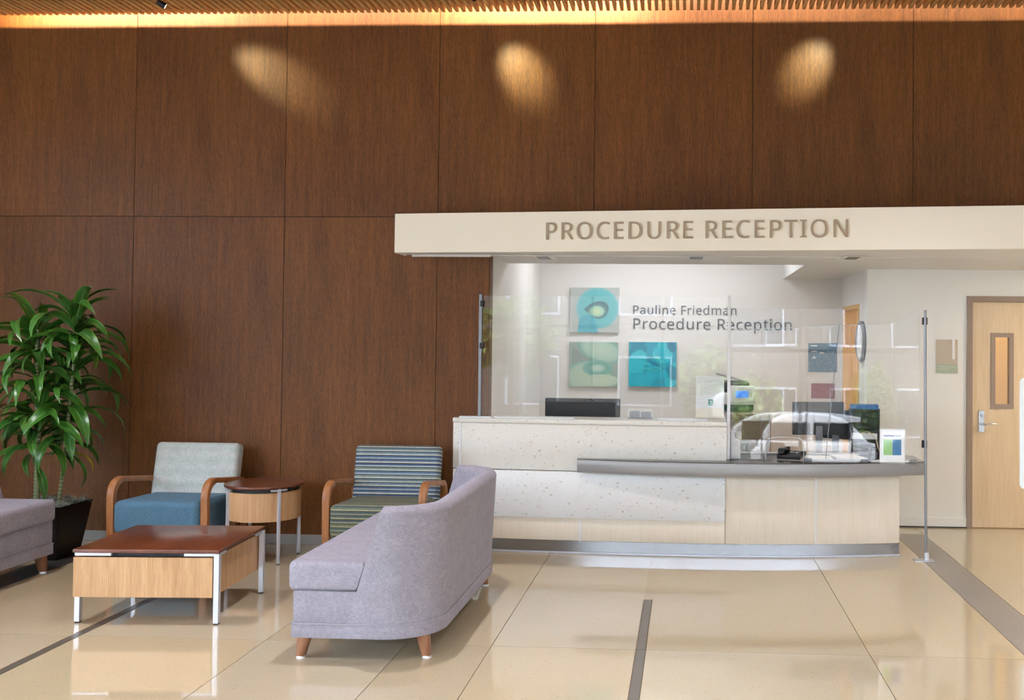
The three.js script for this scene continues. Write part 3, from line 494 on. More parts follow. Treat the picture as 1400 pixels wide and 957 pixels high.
// ---------------------------------------------------------------- tables
{
  const t = thing('coffee_table', 'square timber coffee table with boxed sides and slim steel legs', 'coffee table', [-3.275, 0, 1.985], 0.062);
  part('table_top', toCreasedNormals(rb(0.88, 0.022, 0.80, 0.005, 0, 0.441, 0), 0.5), M.tableTop, t, 'dark red-brown top');
  part('case_body', [bb(-0.438, 0.40, 0.163, 0.402, 0.372, 0.39), bb(-0.438, 0.40, 0.163, 0.402, -0.39, -0.372), bb(-0.438, -0.42, 0.163, 0.402, -0.372, 0.372), bb(0.382, 0.40, 0.163, 0.402, -0.372, 0.372), bb(-0.42, 0.382, 0.18, 0.195, -0.372, 0.372)], M.cherry, t);
  for (const [x, z] of [[-0.424, 0.352], [-0.424, -0.352], [0.424, 0.375], [0.424, -0.375]]) { const lg = part('leg', rb(0.032, x < 0 ? 0.16 : 0.418, 0.036, 0.003, x, x < 0 ? 0.088 : 0.217, z), M.alum, t); part('foot_pad', bb(x - 0.014, x + 0.014, 0, 0.008, z - 0.014, z + 0.014), M.black, lg); }
  part('top_rail', [rb(0.22, 0.018, 0.02, 0.002, -0.325, 0.419, 0.375), rb(0.20, 0.018, 0.02, 0.002, 0.325, 0.419, 0.375), rb(0.20, 0.018, 0.02, 0.002, 0.325, 0.419, -0.375), rb(0.22, 0.018, 0.02, 0.002, -0.325, 0.419, -0.375), rb(0.02, 0.018, 0.12, 0.002, 0.424, 0.419, 0.32), rb(0.02, 0.018, 0.12, 0.002, 0.424, 0.419, -0.32)], M.alum, t);
  part('spacer', bb(-0.40, 0.38, 0.402, 0.43, -0.35, 0.35), M.plasticDark, t);
}
{
  const t = thing('side_table', 'round drum side table with timber top and slim steel legs', 'side table', [-3.305, 0, 0.55]);
  part('table_top', lathe([[0, 0.578], [0.293, 0.578], [0.298, 0.582], [0.298, 0.596], [0.293, 0.60], [0, 0.60]], 64), M.tableTop, t, 'dark red-brown round top');
  const dr = lathe([[0.262, 0.33], [0.275, 0.33], [0.275, 0.548], [0.262, 0.548]], 64); { const uv = dr.attributes.uv; for (let i = 0; i < uv.count; i++) uv.setXY(i, uv.getX(i) * 1.7, uv.getY(i) * 0.4); }
  part('drum', toCreasedNormals(dr.toNonIndexed(), 0.6), M.cherry, t);
  part('drum_bottom', cyl(0.262, 0.262, 0.012, 0, 0.345, 0, 48), M.cherry, t);
  part('spacer', cyl(0.25, 0.25, 0.034, 0, 0.563, 0, 48), M.plasticDark, t);
  for (const [sx, sz] of [[-1, 1], [1, 1], [1, -1], [-1, -1]]) { const a = Math.atan2(sz, sx), r = 0.284; const g = rb(0.022, 0.572, 0.024, 0.003, 0, 0.294, 0); const lg = part('leg', g.rotateY(Math.PI / 2 - a).translate(r * Math.cos(a), 0, r * Math.sin(a)), M.alum, t); part('foot_pad', cyl(0.012, 0.012, 0.008, r * Math.cos(a), 0.004, r * Math.sin(a), 12), M.black, lg);
    const p = []; for (let k = -4; k <= 4; k++) p.push([0.284 * Math.cos(a + k * 0.055), 0.567, 0.284 * Math.sin(a + k * 0.055)]); part('top_rail', tube(p, 0.009, 12, 6), M.alum, lg); }
}

// ---------------------------------------------------------------- potted dracaena
{
  const pl = thing('planter', 'black tapered square planter filled with pale moss, under the dracaena', 'planter', [-4.995, 0, 0.62]);
  const sq = (a) => [[-a, -a], [a, -a], [a, a], [-a, a]]; const pts = [], idx = []; const ring = (a, y) => { const n = pts.length / 3; sq(a).forEach(([x, z]) => pts.push(x, y, z)); return n; };
  const r0 = ring(0.15, 0), r1 = ring(0.213, 0.42), r2 = ring(0.197, 0.42), r3 = ring(0.185, 0.36); for (const [a, b] of [[r0, r1], [r1, r2], [r2, r3]]) for (let k = 0; k < 4; k++) { const n = (k + 1) % 4; idx.push(a + k, b + k, a + n, b + k, b + n, a + n); } idx.push(r0, r0 + 1, r0 + 2, r0, r0 + 2, r0 + 3);
  let g = new THREE.BufferGeometry(); g.setAttribute('position', new THREE.Float32BufferAttribute(pts, 3)); g.setIndex(idx); g = g.toNonIndexed(); g.computeVertexNormals(); part('pot', uvm(g), std(0x1a1512, 0.3), pl);
  part('soil', bb(-0.185, 0.185, 0.35, 0.385, -0.185, 0.185), std(0x2a221b, 0.95), pl);
  seed(404); const strands = []; for (let i = 0; i < 420; i++) { const x = rr(-0.19, 0.19), z = rr(-0.19, 0.19), a = rnd() * 6.28, l = rr(0.03, 0.07), y = 0.385 + rr(0, 0.05); strands.push(tube([[x, y, z], [x + Math.cos(a) * l * 0.5, y + rr(0.0, 0.03), z + Math.sin(a) * l * 0.5], [x + Math.cos(a + 1) * l, y + rr(-0.02, 0.015), z + Math.sin(a + 1) * l]], rr(0.002, 0.004), 4, 3)); }
  const moss = part('moss', strands, std(0x9aa398, 0.95), pl, 'pale grey-green moss'); moss.userData.kind = 'stuff';

  const d = thing('dracaena', 'tall dracaena with ringed green canes and long drooping leaves', 'plant', [-4.995, 0.385, 0.62]);
  const leafTex = dataTex(64, 64, (x, y) => { const u = Math.abs(x / 63 - 0.5) * 2, s = Math.sin(x * 1.7) * 5; return u < 0.07 ? [140, 172, 108] : [62 + s + 30 * (u > 0.78), 116 + s + 26 * (u > 0.78), 50 + s]; });
  const leafMs = [[0xffffff, 0.34], [0xd6e4c4, 0.3], [0xb8cfae, 0.38], [0xe2f0c0, 0.32]].map(([c, r]) => phys({ map: leafTex, color: c, roughness: r, transmission: 0.12, thickness: 0, side: THREE.DoubleSide }));
  const yellowM = phys({ color: 0xc9b92e, roughness: 0.45, side: THREE.DoubleSide });
  const barkTex = dataTex(32, 256, (x, y) => { const k = (y % 16) < 4 ? 0.62 : 1; return [148 * k, 158 * k, 112 * k]; }); const caneM = std(0xffffff, 0.7, { map: rep(barkTex, 1, 3), bumpMap: rep(barkTex, 1, 3), bumpScale: 0.003 });
  function leafGeo(len, wid, elev, droop, cup) {
    const n = 9, p = [], uv = [], ix = []; let x = 0, y = 0, a = elev;
    for (let i = 0; i <= n; i++) { const t = i / n, w = wid * (0.25 + 0.75 * Math.min(1, t / 0.3)) * (t < 0.5 ? 1 : Math.max(0.03, 1 - ((t - 0.5) / 0.5) ** 1.6)), ca = Math.cos(a), sa = Math.sin(a); for (const s of [-1, 0, 1]) { p.push(x - sa * cup * w * Math.abs(s), y + ca * cup * w * Math.abs(s), s * w / 2); uv.push(0.5 + s * 0.5, t); } x += ca * len / n; y += sa * len / n; a -= droop / n * (0.6 + t * 0.9); }
    for (let i = 0; i < n; i++) for (let k = 0; k < 2; k++) { const q = i * 3 + k; ix.push(q, q + 3, q + 1, q + 3, q + 4, q + 1); }
    const g = new THREE.BufferGeometry(); g.setAttribute('position', new THREE.Float32BufferAttribute(p, 3)); g.setAttribute('uv', new THREE.Float32BufferAttribute(uv, 2)); g.setIndex(ix); g.computeVertexNormals(); return g;
  }
  const up = [[0.42, 0.052, 1.15, 1.5], [0.46, 0.05, 0.95, 1.9], [0.38, 0.056, 1.3, 1.3]].map(([l, w, e, dr]) => leafGeo(l * 1.12, w * 1.4, e, dr * 1.1, 0.2));
  const mid = [[0.44, 0.056, 0.65, 2.1], [0.40, 0.06, 0.5, 2.3], [0.48, 0.052, 0.75, 2.4]].map(([l, w, e, dr]) => leafGeo(l * 1.12, w * 1.4, e, dr * 1.1, 0.18));
  const low = [[0.40, 0.06, 0.25, 1.9], [0.36, 0.058, 0.1, 1.7], [0.42, 0.055, 0.35, 2.3]].map(([l, w, e, dr]) => leafGeo(l * 1.1, w * 1.4, e, dr * 1.1, 0.16));
  const yb = 0.385, canes = [
    { pts: [[-0.125, 0, 0.0], [-0.12, 0.5, 0.0], [-0.125, 1.0, 0.01], [-0.14, 1.40, 0.0]], r: 0.017, from: 0.52, n: 62 },
    { pts: [[-0.075, 0, 0.05], [-0.07, 0.4, 0.06], [-0.05, 0.75, 0.08]], r: 0.016, from: 0.38, n: 30 },
    { pts: [[0.05, 0, -0.02], [0.09, 0.4, -0.02], [0.14, 0.85, 0.0], [0.185, 1.25, 0.02], [0.185, 1.48, 0.02]], r: 0.015, from: 0.45, n: 70 }];
  seed(909); let k = 0;
  for (const cn of canes) {
    const cv = new THREE.CatmullRomCurve3(cn.pts.map((p) => V3(...p))); const cg = new THREE.TubeGeometry(cv, 40, cn.r, 10); { const uv = cg.attributes.uv; for (let i = 0; i < uv.count; i++) uv.setXY(i, uv.getY(i), uv.getX(i)); } part('cane', cg, caneM, d);
    const H = cn.pts[cn.pts.length - 1][1];
    for (let i = 0; i < cn.n; i++) {
      const f = Math.pow(i / (cn.n - 1), 0.85), y = cn.from + (H - cn.from) * f, p = cv.getPoint(Math.min(1, y / H)); const set = f > 0.86 ? up : f > 0.3 ? mid : low;
      const m = part('leaf', set[Math.floor(rnd() * 3)], leafMs[Math.floor(rnd() * 4)], d); m.position.copy(p); m.rotation.set(rr(-0.5, 0.5), i * 2.399 + cn.r * 400 + rr(-0.3, 0.3), rr(-0.3, 0.3), 'YZX'); const s = rr(0.68, 1.32); m.scale.set(s, s * rr(0.9, 1.1), s); k++;
    }
  }
  for (const [x, y, z, ry, s] of [[0.10, 0.42, 0.0, 0.2, 0.75], [0.09, 0.40, 0.0, -0.5, 0.5]]) { const m = part('leaf', low[1], s > 0.6 ? yellowM : leafMs[1], d, s > 0.6 ? 'yellowing leaf' : undefined); m.position.set(x, y, z); m.rotation.y = ry; m.scale.setScalar(s); }
  const hang = part('leaf', leafGeo(0.3, 0.07, -0.9, 0.8, 0.1), leafMs[0], d); hang.position.set(-0.06, 0.33, 0.08); hang.rotation.y = -0.5;
}

// ---------------------------------------------------------------- acrylic screens
function sheetGeo(pts, y0, top, thick, lean = 0, hole) {   // pts: plan points; top(i): height at each; hole: [i0, i1, y]
  const pos = [], idx = []; const n = pts.length; const rows = 8; let c = 0;
  const push = (i, y, side) => { const a = pts[Math.max(0, i - 1)], b = pts[Math.min(n - 1, i + 1)], l = Math.hypot(b[0] - a[0], b[1] - a[1]), nx = -(b[1] - a[1]) / l, nz = (b[0] - a[0]) / l; pos.push(pts[i][0] + nx * side * thick / 2, y, pts[i][1] + nz * side * thick / 2 - lean * (y - y0)); return c++; };
  for (const side of [1, -1]) { const id = []; for (let i = 0; i < n; i++) { id.push([]); for (let r = 0; r <= rows; r++) { const inH = hole && i >= hole[0] && i <= hole[1]; const b = inH ? hole[2] : y0; id[i].push(push(i, b + (top(i) - b) * r / rows, side)); } }
    for (let i = 0; i + 1 < n; i++) for (let r = 0; r < rows; r++) { const a = id[i][r], b = id[i + 1][r], d = id[i][r + 1], e = id[i + 1][r + 1]; side > 0 ? idx.push(a, b, d, b, e, d) : idx.push(a, d, b, b, d, e); } }
  const g = new THREE.BufferGeometry(); g.setAttribute('position', new THREE.Float32BufferAttribute(pos, 3)); g.setIndex(idx); g.computeVertexNormals(); return g;
}
const HL = 1.087, HT = 0.779, zs = (x) => 0.11 - 0.03 * (x - 1.0) ** 2, LEAN = 0.038;
function bevelSheet(shapePts, holes, thick) { const s = new THREE.Shape(shapePts.map(([x, y]) => new THREE.Vector2(x, y))); for (const h of holes) s.holes.push(new THREE.Path(h.map(([x, y]) => new THREE.Vector2(x, y)))); return new THREE.ExtrudeGeometry(s, { depth: thick, bevelEnabled: false }).translate(0, 0, -thick / 2); }
{ // flat screen standing on the stone ledge, with a document slot
  const t = thing('acrylic_screen', 'clear acrylic screen with a document slot standing on the stone ledge', 'screen', [0, HL, 0.03]);
  const slot = [[-1.213, 0.012], [-1.213, 0.13], [-1.19, 0.142], [-0.60, 0.142], [-0.577, 0.13], [-0.577, 0.012]];
  const pane = part('sheet', bevelSheet([[-1.70, 0.006], [0.33, 0.006], [0.33, 1.018], [-1.70, 1.018]], [slot], 0.006), M.glassSheet, t); t.rotation.y = 0; pane.rotation.x = -0.02;
  part('edge_post', [rb(0.026, 1.03, 0.022, 0.004, -1.712, 0.515, -0.004)], M.blackSteel, t, 'brushed metal end post');
  part('clamp', [rb(0.03, 0.05, 0.03, 0.004, -1.70, 0.95, 0), rb(0.03, 0.05, 0.03, 0.004, -1.70, 0.60, 0)], M.plasticDark, t);
  part('base_rail', [rb(0.27, 0.014, 0.05, 0.003, -1.74, 0.007, 0.02), rb(0.66, 0.014, 0.05, 0.003, -1.25, 0.007, 0.0), rb(0.42, 0.014, 0.05, 0.003, -0.02, 0.007, 0.0)], M.plasticWhite, t);
}
{ // return sheet seen edge on
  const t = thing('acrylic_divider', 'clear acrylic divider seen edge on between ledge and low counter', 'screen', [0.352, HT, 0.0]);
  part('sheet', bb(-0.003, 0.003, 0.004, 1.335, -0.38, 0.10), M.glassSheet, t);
  part('lit_edge', rb(0.026, 1.335, 0.014, 0.003, 0, 0.67, 0.107), M.plasticWhite, t, 'white strip painted for the bright lit edge of the acrylic');  // white colour stands in for light caught in the acrylic edge
}
{ // bowed screen on the low counter
  const t = thing('acrylic_screen', 'bowed clear acrylic screen with a pass-through on the low counter', 'screen', [0, 0, 0]);
  const pts = [], n = 60, x0 = 0.375, x1 = 1.895; for (let i = 0; i <= n; i++) { const x = x0 + (x1 - x0) * i / n; pts.push([x, zs(x)]); }
  const top = (i) => { const x = pts[i][0]; return 1.835 + 0.05 * (x - 0.4) + 0.105 * Math.max(0, (x - 1.60) / 0.30) ** 1.6; };
  const i0 = Math.round((0.65 - x0) / (x1 - x0) * n), i1 = Math.round((0.965 - x0) / (x1 - x0) * n);
  part('sheet', sheetGeo(pts, HT + 0.004, top, 0.006, LEAN, [i0, i1, 0.955]), M.glassSheet, t);
  const rim = pts.map(([x, z], i) => [x, top(i), z - LEAN * (top(i) - HT)]); part('polished_edge', tube(rim, 0.0032, 80, 6), M.acrylicEdge, t);
  part('slot_rim', tube([[pts[i0][0], HT + 0.005, pts[i0][1]], [pts[i0][0], 0.92, pts[i0][1] - 0.004], [pts[i0][0] + 0.03, 0.955, pts[i0][1] - 0.005], [pts[i1][0] - 0.03, 0.955, pts[i1][1] - 0.005], [pts[i1][0], 0.92, pts[i1][1] - 0.004], [pts[i1][0], HT + 0.005, pts[i1][1]]], 0.003, 60, 6), M.acrylicEdge, t);
  const seam = []; for (let k = 0; k <= 8; k++) { const y = HT + 0.02 + (1.88 - HT - 0.02) * k / 8, x = 1.135 + 0.11 * k / 8; seam.push([x, y, zs(x) + 0.006 - LEAN * (y - HT)]); } part('seam_edge', tube(seam, 0.003, 16, 6), M.plasticGrey, t);
  for (const [a, b] of [[1.02, 1.40], [1.50, 1.80]]) part('base_rail', curved(a, b, HT, HT + 0.016, 0.02, 0.04, zs, 12, 0.003), M.plasticWhite, t);
  for (const x of [1.0, 1.45, 1.84]) part('clamp', rb(0.05, 0.02, 0.045, 0.004, x, HT + 0.011, zs(x)), M.plasticGrey, t);
}
{ // taller flat sheet behind
  const t = thing('acrylic_screen', 'flat clear acrylic sheet standing upright behind the bowed screen', 'screen', [0, HT, -0.38]);
  part('sheet', bb(0.36, 1.50, 0.006, 1.25, -0.003, 0.003).rotateX(-LEAN), M.glassSheet, t);
  part('base_rail', rb(1.1, 0.014, 0.04, 0.003, 0.93, 0.007, 0), M.plasticWhite, t);
}
{ // floor post that carries the screen's end
  const t = thing('screen_post', 'slender steel floor post holding the end of the bowed screen', 'post', [1.945, 0, 0.13]);
  part('pole', cyl(0.011, 0.011, 2.0, -0.012, 1.01, 0, 16).rotateZ(0.006), M.blackSteel, t);
  part('base_plate', rb(0.16, 0.008, 0.10, 0.003, -0.03, 0.004, 0), M.steel, t);
  part('socket', cyl(0.018, 0.02, 0.06, -0.006, 0.035, 0, 20), M.alum, t);
  for (const y of [0.93, 1.92]) part('clamp', rb(0.035, 0.06, 0.05, 0.004, -0.022, y, -0.02), M.plasticDark, t);
}

// ---------------------------------------------------------------- things on and behind the counters
function flyer(label, pos, w, h, draw) { const t = thing('sign_holder', label, 'sign holder', pos); part('sheet', bb(-w / 2, w / 2, 0.008, h, -0.001, 0.001), M.paper, t); part('print', new THREE.PlaneGeometry(w - 0.004, h - 0.012).translate(0, h / 2 + 0.004, 0.0022), std(0xffffff, 0.7, { map: canvasTex(256, 360, draw) }), t); part('stand', [bb(-w / 2, w / 2, 0.006, h, 0.0035, 0.005), bb(-w / 2, w / 2, 0, 0.006, -0.04, 0.04)], M.glassSheet, t); return t; }
const textRows = (c, y0, n, dy, x0, x1, col) => { c.fillStyle = col; for (let i = 0; i < n; i++) { let x = x0; const e = i === n - 1 ? x0 + (x1 - x0) * 0.6 : x1; while (x < e) { const w = rr(8, 26); c.fillRect(x, y0 + i * dy, Math.min(w, e - x), 3); x += w + 6; } } };
flyer('white printed notice with a small teal emblem standing on the stone ledge', [0.205, HL, -0.14], 0.235, 0.36, (c, w, h) => { c.fillStyle = '#eceef0'; c.fillRect(0, 0, w, h); seed(21); textRows(c, 36, 2, 10, 80, 190, '#9aa7ae'); textRows(c, 74, 7, 13, 40, 220, '#aab2b8'); c.fillStyle = '#3f9c9c'; c.fillRect(112, 198, 46, 52); c.fillStyle = '#dfeeee'; c.beginPath(); c.moveTo(122, 208); c.lineTo(146, 214); c.lineTo(138, 236); c.fill(); c.fillRect(118, 238, 30, 4); c.fillStyle = '#efe9d8'; c.fillRect(0, 275, w, 85); });
flyer('white flyer with green and blue blocks in a holder on the low counter', [1.655, HT, 0.178], 0.20, 0.275, (c, w, h) => { c.fillStyle = '#f1f3f6'; c.fillRect(0, 0, w, h); c.fillStyle = '#5b6fa0'; c.fillRect(36, 66, 110, 14); c.fillStyle = '#9fb0d0'; c.fillRect(152, 66, 66, 14); c.fillStyle = '#9fd08f'; c.fillRect(34, 112, 92, 172); c.fillStyle = '#3f7fb8'; c.fillRect(128, 112, 92, 172); seed(23); textRows(c, 126, 10, 15, 44, 116, '#7fb873'); textRows(c, 126, 10, 15, 140, 208, '#2c639b'); });
{ const t = thing('card_box', 'small clear acrylic card box on the stone ledge', 'card holder', [-0.378, HL, -0.13]); part('shell', [bb(-0.104, 0.104, 0, 0.005, -0.04, 0.04), bb(-0.104, 0.104, 0.005, 0.075, 0.036, 0.04), bb(-0.104, 0.104, 0.005, 0.085, -0.04, -0.036), bb(-0.104, -0.1, 0.005, 0.08, -0.036, 0.036), bb(0.1, 0.104, 0.005, 0.08, -0.036, 0.036)], M.glassSheet, t); part('cards', [bb(-0.09, -0.005, 0.006, 0.06, -0.03, 0.02), bb(0.005, 0.09, 0.006, 0.055, -0.03, 0.015)], M.plasticGrey, t); }
function monitor(label, pos, turn, w, h, stand) { const t = thing('computer_monitor', label, 'monitor', pos, turn); part('panel', rb(w, h, 0.035, 0.008, 0, stand + h / 2, 0), M.plasticDark, t); part('screen', bb(-w / 2 + 0.012, w / 2 - 0.012, stand + 0.012, stand + h - 0.012, -0.0195, -0.0176), M.black, t); const a = part('stand', [rb(0.06, stand + 0.08, 0.02, 0.004, 0, (stand + 0.08) / 2, 0.03)], M.plasticGrey, t); part('foot', rb(0.22, 0.014, 0.17, 0.005, 0, 0.007, 0.03), M.plasticGrey, a); return t; }
monitor('wide black monitor behind the document slot', [-0.90, 0.735, -0.46], 0, 0.66, 0.34, 0.155);
monitor('dark monitor seen from behind through the bowed screen', [1.17, 0.735, -0.62], 0.12, 0.46, 0.29, 0.19);
monitor('second dark monitor angled beside the return wall', [1.36, 0.735, -0.80], -0.5, 0.26, 0.26, 0.14);
{ const t = thing('copier', 'white office copier with a blue display behind the stone ledge', 'copier', [0.42, 0, -2.3]);
  part('body', rb(0.60, 1.0, 0.55, 0.02, 0, 0.51, 0), M.plasticWhite, t); part('paper_drawer', [rb(0.56, 0.16, 0.02, 0.006, 0, 0.2, 0.28), rb(0.56, 0.16, 0.02, 0.006, 0, 0.4, 0.28)], M.plasticGrey, t);
  const sc = part('scanner', rb(0.60, 0.12, 0.55, 0.015, 0, 1.15, 0), M.plasticWhite, t); part('gap_strip', bb(-0.28, 0.28, 1.03, 1.09, -0.25, 0.24), std(0x2d5a48, 0.5), t);
  const pn = part('control_panel', rb(0.26, 0.17, 0.05, 0.01, 0.15, 1.20, 0.29), M.plasticWhite, t); part('display', bb(0.09, 0.22, 1.165, 1.235, 0.316, 0.319), new THREE.MeshStandardMaterial({ color: 0x1b4fb0, emissive: 0x2f77e0, emissiveIntensity: 0.7 }), pn, 'glowing blue display');
  part('document_feeder', rb(0.52, 0.1, 0.45, 0.02, -0.02, 1.27, -0.03), M.plasticDark, t); part('feeder_tray', box(0.3, 0.012, 0.3).rotateZ(-0.25).translate(0.05, 1.36, -0.02), M.plasticGrey, t); }
{ const t = thing('office_chair', 'brown mesh-backed office chair behind the low counter', 'office chair', [0.62, 0, -1.3], 2.9);
  const bk = rb(0.46, 0.5, 0.05, 0.02, 0, 0.82, -0.22, 3); part('backrest', bk, std(0x8a7560, 0.8), t); part('seat', rb(0.48, 0.09, 0.46, 0.03, 0, 0.47, 0.02, 3), std(0x4b4038, 0.9), t); part('column', cyl(0.025, 0.03, 0.34, 0, 0.26, 0, 16), M.blackMetal, t); part('back_bar', rb(0.06, 0.4, 0.025, 0.005, 0, 0.60, -0.262), M.blackMetal, t);
  for (let k = 0; k < 5; k++) { const a = k * 1.2566; const f = part('base_leg', tube([[0, 0.1, 0], [0.15 * Math.cos(a), 0.09, 0.15 * Math.sin(a)], [0.28 * Math.cos(a), 0.06, 0.28 * Math.sin(a)]], 0.016, 8, 6), M.blackMetal, t); part('castor', cyl(0.028, 0.028, 0.03, 0, 0, 0, 14).rotateX(Math.PI / 2).translate(0.28 * Math.cos(a), 0.028, 0.28 * Math.sin(a)), M.black, f); } }
{ const t = thing('sanitizer_box', 'small white box with sloped top on the low counter beside the divider', 'box', [0.412, HT, -0.02]); const s = new THREE.Shape([[-0.04, 0], [0.04, 0], [0.04, 0.15], [0.0, 0.16], [-0.01, 0.22], [-0.04, 0.23]].map(([x, y]) => new THREE.Vector2(x, y))); part('casing', toCreasedNormals(new THREE.ExtrudeGeometry(s, { depth: 0.09, bevelEnabled: true, bevelSize: 0.006, bevelOffset: -0.006, bevelThickness: 0.006, bevelSegments: 2 }).translate(0, 0, -0.05), 0.6), M.plasticWhite, t); part('front_label', bb(-0.025, 0.028, 0.03, 0.1, 0.047, 0.048), M.paper, t); }
{ const t = thing('desk_phone', 'black desk phone inside the pass-through of the bowed screen', 'phone', [0.88, HT, -0.05], -0.4); const b = part('base', rb(0.2, 0.035, 0.19, 0.01, 0, 0.03, 0).rotateX(0.12), M.black, t); part('handset', [rb(0.05, 0.03, 0.2, 0.012, -0.065, 0.075, 0), rb(0.052, 0.035, 0.05, 0.012, -0.065, 0.055, 0.075), rb(0.052, 0.035, 0.05, 0.012, -0.065, 0.055, -0.075)], M.black, t); for (let i = 0; i < 3; i++) for (let k = 0; k < 4; k++) part('key', rb(0.016, 0.008, 0.014, 0.002, 0.0 + i * 0.026, 0.052, -0.045 + k * 0.024), M.plasticGrey, b); part('display', bb(-0.005, 0.075, 0.05, 0.054, -0.085, -0.06), M.plasticWhite, b); }
{ const t = thing('keyboard', 'black keyboard on the work surface below the dark monitor', 'keyboard', [0.80, 0.735, -0.62], 0.0); const b = part('case', rb(0.42, 0.02, 0.14, 0.006, 0, 0.01, 0), M.plasticDark, t); for (let r = 0; r < 4; r++) for (let k = 0; k < 13; k++) part('key', rb(0.024, 0.008, 0.024, 0.003, -0.186 + k * 0.031, 0.022, -0.045 + r * 0.03, 1), M.black, b); }
for (const [x, z, a, h, lab] of [[1.36, -0.12, 0.2, 0.018, 'loose stack of grey papers beside the flyer holder'], [1.10, -0.10, -0.05, 0.008, 'thin sheaf of papers near the pass-through']]) { const t = thing('paper_stack', lab, 'papers', [x, HT, z], a); for (let i = 0; i < 4; i++) { const s = part('sheet', box(0.216, h / 4, 0.28).rotateY(rr(-0.12, 0.12)).translate(rr(-0.01, 0.01), h / 4 * (i + 0.5), rr(-0.01, 0.01)), M.paper, t); } }
{ const t = thing('desk_organizer', 'black desktop organizer with open shelves by the return wall', 'organizer', [1.56, 0.735, -0.56], -0.15); part('shell', [bb(-0.13, 0.13, 0, 0.01, -0.1, 0.1), bb(-0.13, 0.13, 0.42, 0.43, -0.1, 0.1), bb(-0.13, -0.12, 0.01, 0.42, -0.1, 0.1), bb(0.12, 0.13, 0.01, 0.42, -0.1, 0.1), bb(-0.12, 0.12, 0.01, 0.42, -0.1, -0.09)], M.plasticDark, t); for (const y of [0.085, 0.165, 0.245]) part('shelf', bb(-0.12, 0.12, y, y + 0.006, -0.09, 0.1), M.plasticDark, t); }
single('ring_binder', [rb(0.24, 0.035, 0.17, 0.004)], std(0x2c6db5, 0.5), 'blue binder lying on top of the black organizer', 'binder', [1.56, 0.735 + 0.43 + 0.0175, -0.56], -0.15);
for (let i = 0; i < 2; i++) single('document_tray', [bb(-0.11, 0.11, 0, 0.05, -0.08, 0.08)], i ? M.plasticGrey : M.paper, i ? 'grey document bundle in the lowest organizer shelf' : 'white document bundle in the middle organizer shelf', 'documents', [1.56, 0.735 + (i ? 0.012 : 0.172), -0.56], -0.15);
single('cable', tube([[1.46, 0.98, -0.18], [1.52, 1.0, -0.12], [1.57, 0.95, -0.08], [1.59, 0.87, -0.05], [1.63, 0.81, -0.02], [1.70, 0.784, -0.05]], 0.004, 40, 6), std(0xd9c9a4, 0.6), 'beige cable curling down behind the flyer holder', 'cable');
{ const t = thing('card_terminal', 'small black card terminal beside the flyer holder', 'card terminal', [1.52, HT, 0.03], 0.3); part('case', rb(0.05, 0.11, 0.06, 0.012, 0, 0.055, 0), M.plasticDark, t); part('display', bb(-0.018, 0.018, 0.06, 0.09, 0.030, 0.032), M.plasticGrey, t); }

// standing white sign at the frame's right edge
{ const t = thing('floor_sign', 'tall white rounded sign panel on a steel stand in front of the door', 'floor sign', [2.797, 0, 0.6]); const w = 0.56, h = 0.83, r = 0.04, s = new THREE.Shape(); s.moveTo(-w / 2 + r, 0); s.lineTo(w / 2 - r, 0); s.quadraticCurveTo(w / 2, 0, w / 2, r); s.lineTo(w / 2, h - r); s.quadraticCurveTo(w / 2, h, w / 2 - r, h); s.lineTo(-w / 2 + r, h); s.quadraticCurveTo(-w / 2, h, -w / 2, h - r); s.lineTo(-w / 2, r); s.quadraticCurveTo(-w / 2, 0, -w / 2 + r, 0);
  part('panel', new THREE.ExtrudeGeometry(s, { depth: 0.012, bevelEnabled: true, bevelSize: 0.003, bevelThickness: 0.003, bevelSegments: 2, curveSegments: 6 }).translate(0, 0.655, 0), std(0xf1fafa, 0.4), t); part('pole', cyl(0.016, 0.016, 0.7, 0, 0.36, -0.006, 16), M.steel, t); part('base', cyl(0.16, 0.17, 0.014, 0, 0.007, -0.006, 40), M.steel, t); }

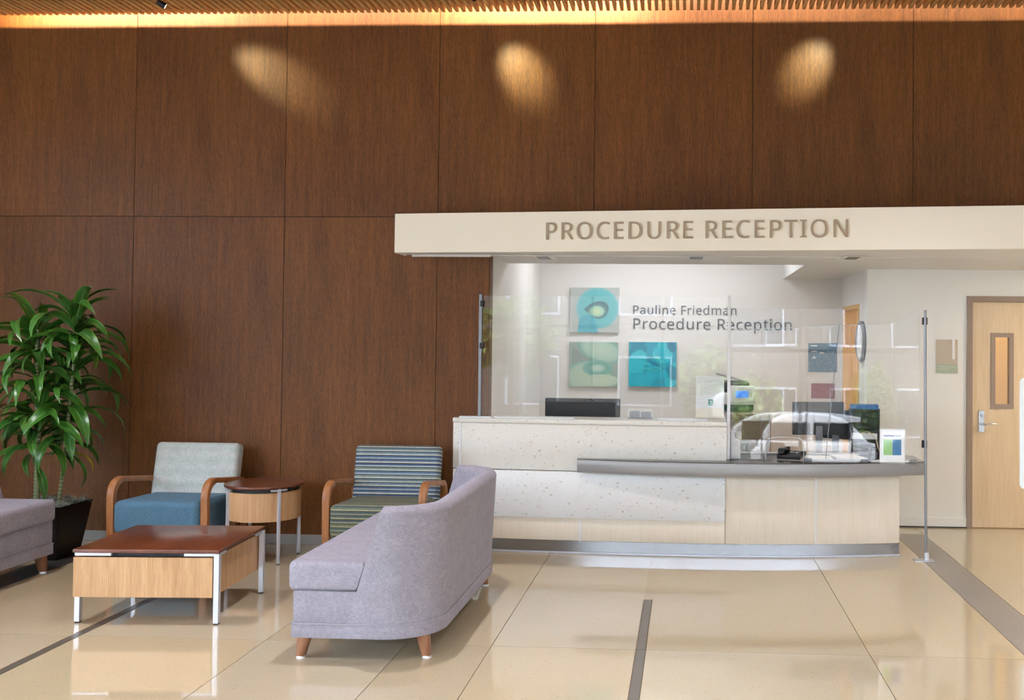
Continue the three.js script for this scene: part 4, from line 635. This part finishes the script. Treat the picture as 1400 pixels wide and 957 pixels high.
// ---------------------------------------------------------------- outdoors, seen only in reflections
struct('ground', bb(-60, 60, -1.2, -0.95, ZF + 0.25, 70), std(0x55534f, 0.9));
{ const t = thing('parked_van', 'white passenger van parked outside the entrance windows', 'van', [3.9, -0.95, 19.0]); t.scale.setScalar(1.5);
  const side = (pts, d, m, n, parent) => { const s = new THREE.Shape(); s.moveTo(...pts[0]); for (let i = 1; i < pts.length; i++) { const q = pts[i]; q.length === 4 ? s.quadraticCurveTo(...q) : s.lineTo(...q); } s.closePath(); return part(n, toCreasedNormals(new THREE.ExtrudeGeometry(s, { depth: d - 0.1, bevelEnabled: true, bevelSize: 0.05, bevelOffset: -0.05, bevelThickness: 0.05, bevelSegments: 3, curveSegments: 12 }).translate(0, 0, -d / 2 + 0.05), 0.6), m, parent); };
  const paint = phys({ color: 0xf0f2f5, roughness: 0.25, clearcoat: 1 }), tint = std(0x0d1014, 0.08);
  side([[-2.1, 0.3], [-2.15, 0.75], [-2.05, 0.92, -1.6, 0.95], [1.2, 0.98], [2.0, 0.9, 2.1, 0.65], [2.1, 0.3]], 1.75, paint, 'body', t);
  side([[-1.95, 0.9], [-1.7, 1.35, -1.2, 1.44], [-0.2, 1.52, 0.5, 1.38], [0.9, 1.22, 1.25, 0.95]], 1.5, paint, 'roof', t);
  for (const [a, b, c, e] of [[-1.6, -0.45, -1.3, -0.45], [-0.35, 1.05, -0.35, 0.45]]) part('side_window', [-0.755, 0.755].map((z) => bb(Math.min(a, c), Math.max(b, e) - (b > 0 ? 0.35 : 0), 0.97, 1.3, z - 0.006, z + 0.006)), tint, t);
  for (const x of [-1.35, 1.35]) for (const z of [-0.8, 0.8]) { const w = part('wheel', new THREE.CylinderGeometry(0.31, 0.31, 0.2, 28).rotateX(Math.PI / 2).translate(x, 0.31, z), M.black, t); part('hub', new THREE.CylinderGeometry(0.19, 0.19, 0.21, 20).rotateX(Math.PI / 2).translate(x, 0.31, z), M.alum, w); }
}
{ // pale building across the drive
  const t = thing('facade_building', 'long pale beige building across the drive outside', 'building', [0, -0.95, 36]);
  part('wall', bb(-40, 40, 0, 9, 0, 6), std(0x6e6b66, 0.9), t); part('parapet', bb(-40.2, 40.2, 9, 9.4, -0.2, 6.2), std(0xd4cbbd, 0.9), t);
  for (let k = 0; k < 16; k++) for (const y of [1.2, 5.2]) { const w = part('window', bb(-38 + k * 5, -35.6 + k * 5, y, y + 2.2, -0.08, -0.02), M.alum, t); part('pane', bb(-37.9 + k * 5, -35.7 + k * 5, y + 0.1, y + 2.1, -0.1, -0.082), std(0x2c3a42, 0.1), w); }
}
{ seed(66); const leafM = [std(0x6c8742, 0.8), std(0x7c9550, 0.8)]; const quad = new THREE.PlaneGeometry(0.3, 0.2);
  for (const [x, z, r, h] of [[-13, 27, 2.0, 2.8], [-6.5, 29, 1.9, 2.8], [1.2, 26, 1.7, 1.2], [8.5, 28, 1.8, 1.5]]) {
    const t = thing('street_tree', 'leafy green tree standing across the drive outside', 'tree', [x, -0.95, z], 0, 'trees outside the entrance'); part('trunk', cyl(0.1, 0.15, h, 0, h / 2, 0, 12), std(0x6b5844, 0.9), t);
    const gs = []; for (let i = 0; i < 1500; i++) { const a = rnd() * 6.28, c = rr(-1, 1), q = Math.cbrt(rnd()) * r * (0.85 + 0.25 * Math.sin(a * 3) * c), sn = Math.sqrt(1 - c * c); gs.push(quad.clone().rotateX(rr(-1.5, 1.5)).rotateY(rnd() * 6.28).translate(q * sn * Math.cos(a), h + r * 0.6 + q * c * 0.8, q * sn * Math.sin(a))); }
    const cr = part('crown', gs, leafM[Math.floor(rnd() * 2)], t); cr.userData.kind = 'stuff'; } }
scene.traverse((o) => { if (o.isMesh) { o.castShadow = true; o.receiveShadow = true; } });
renderer.render(scene, camera);
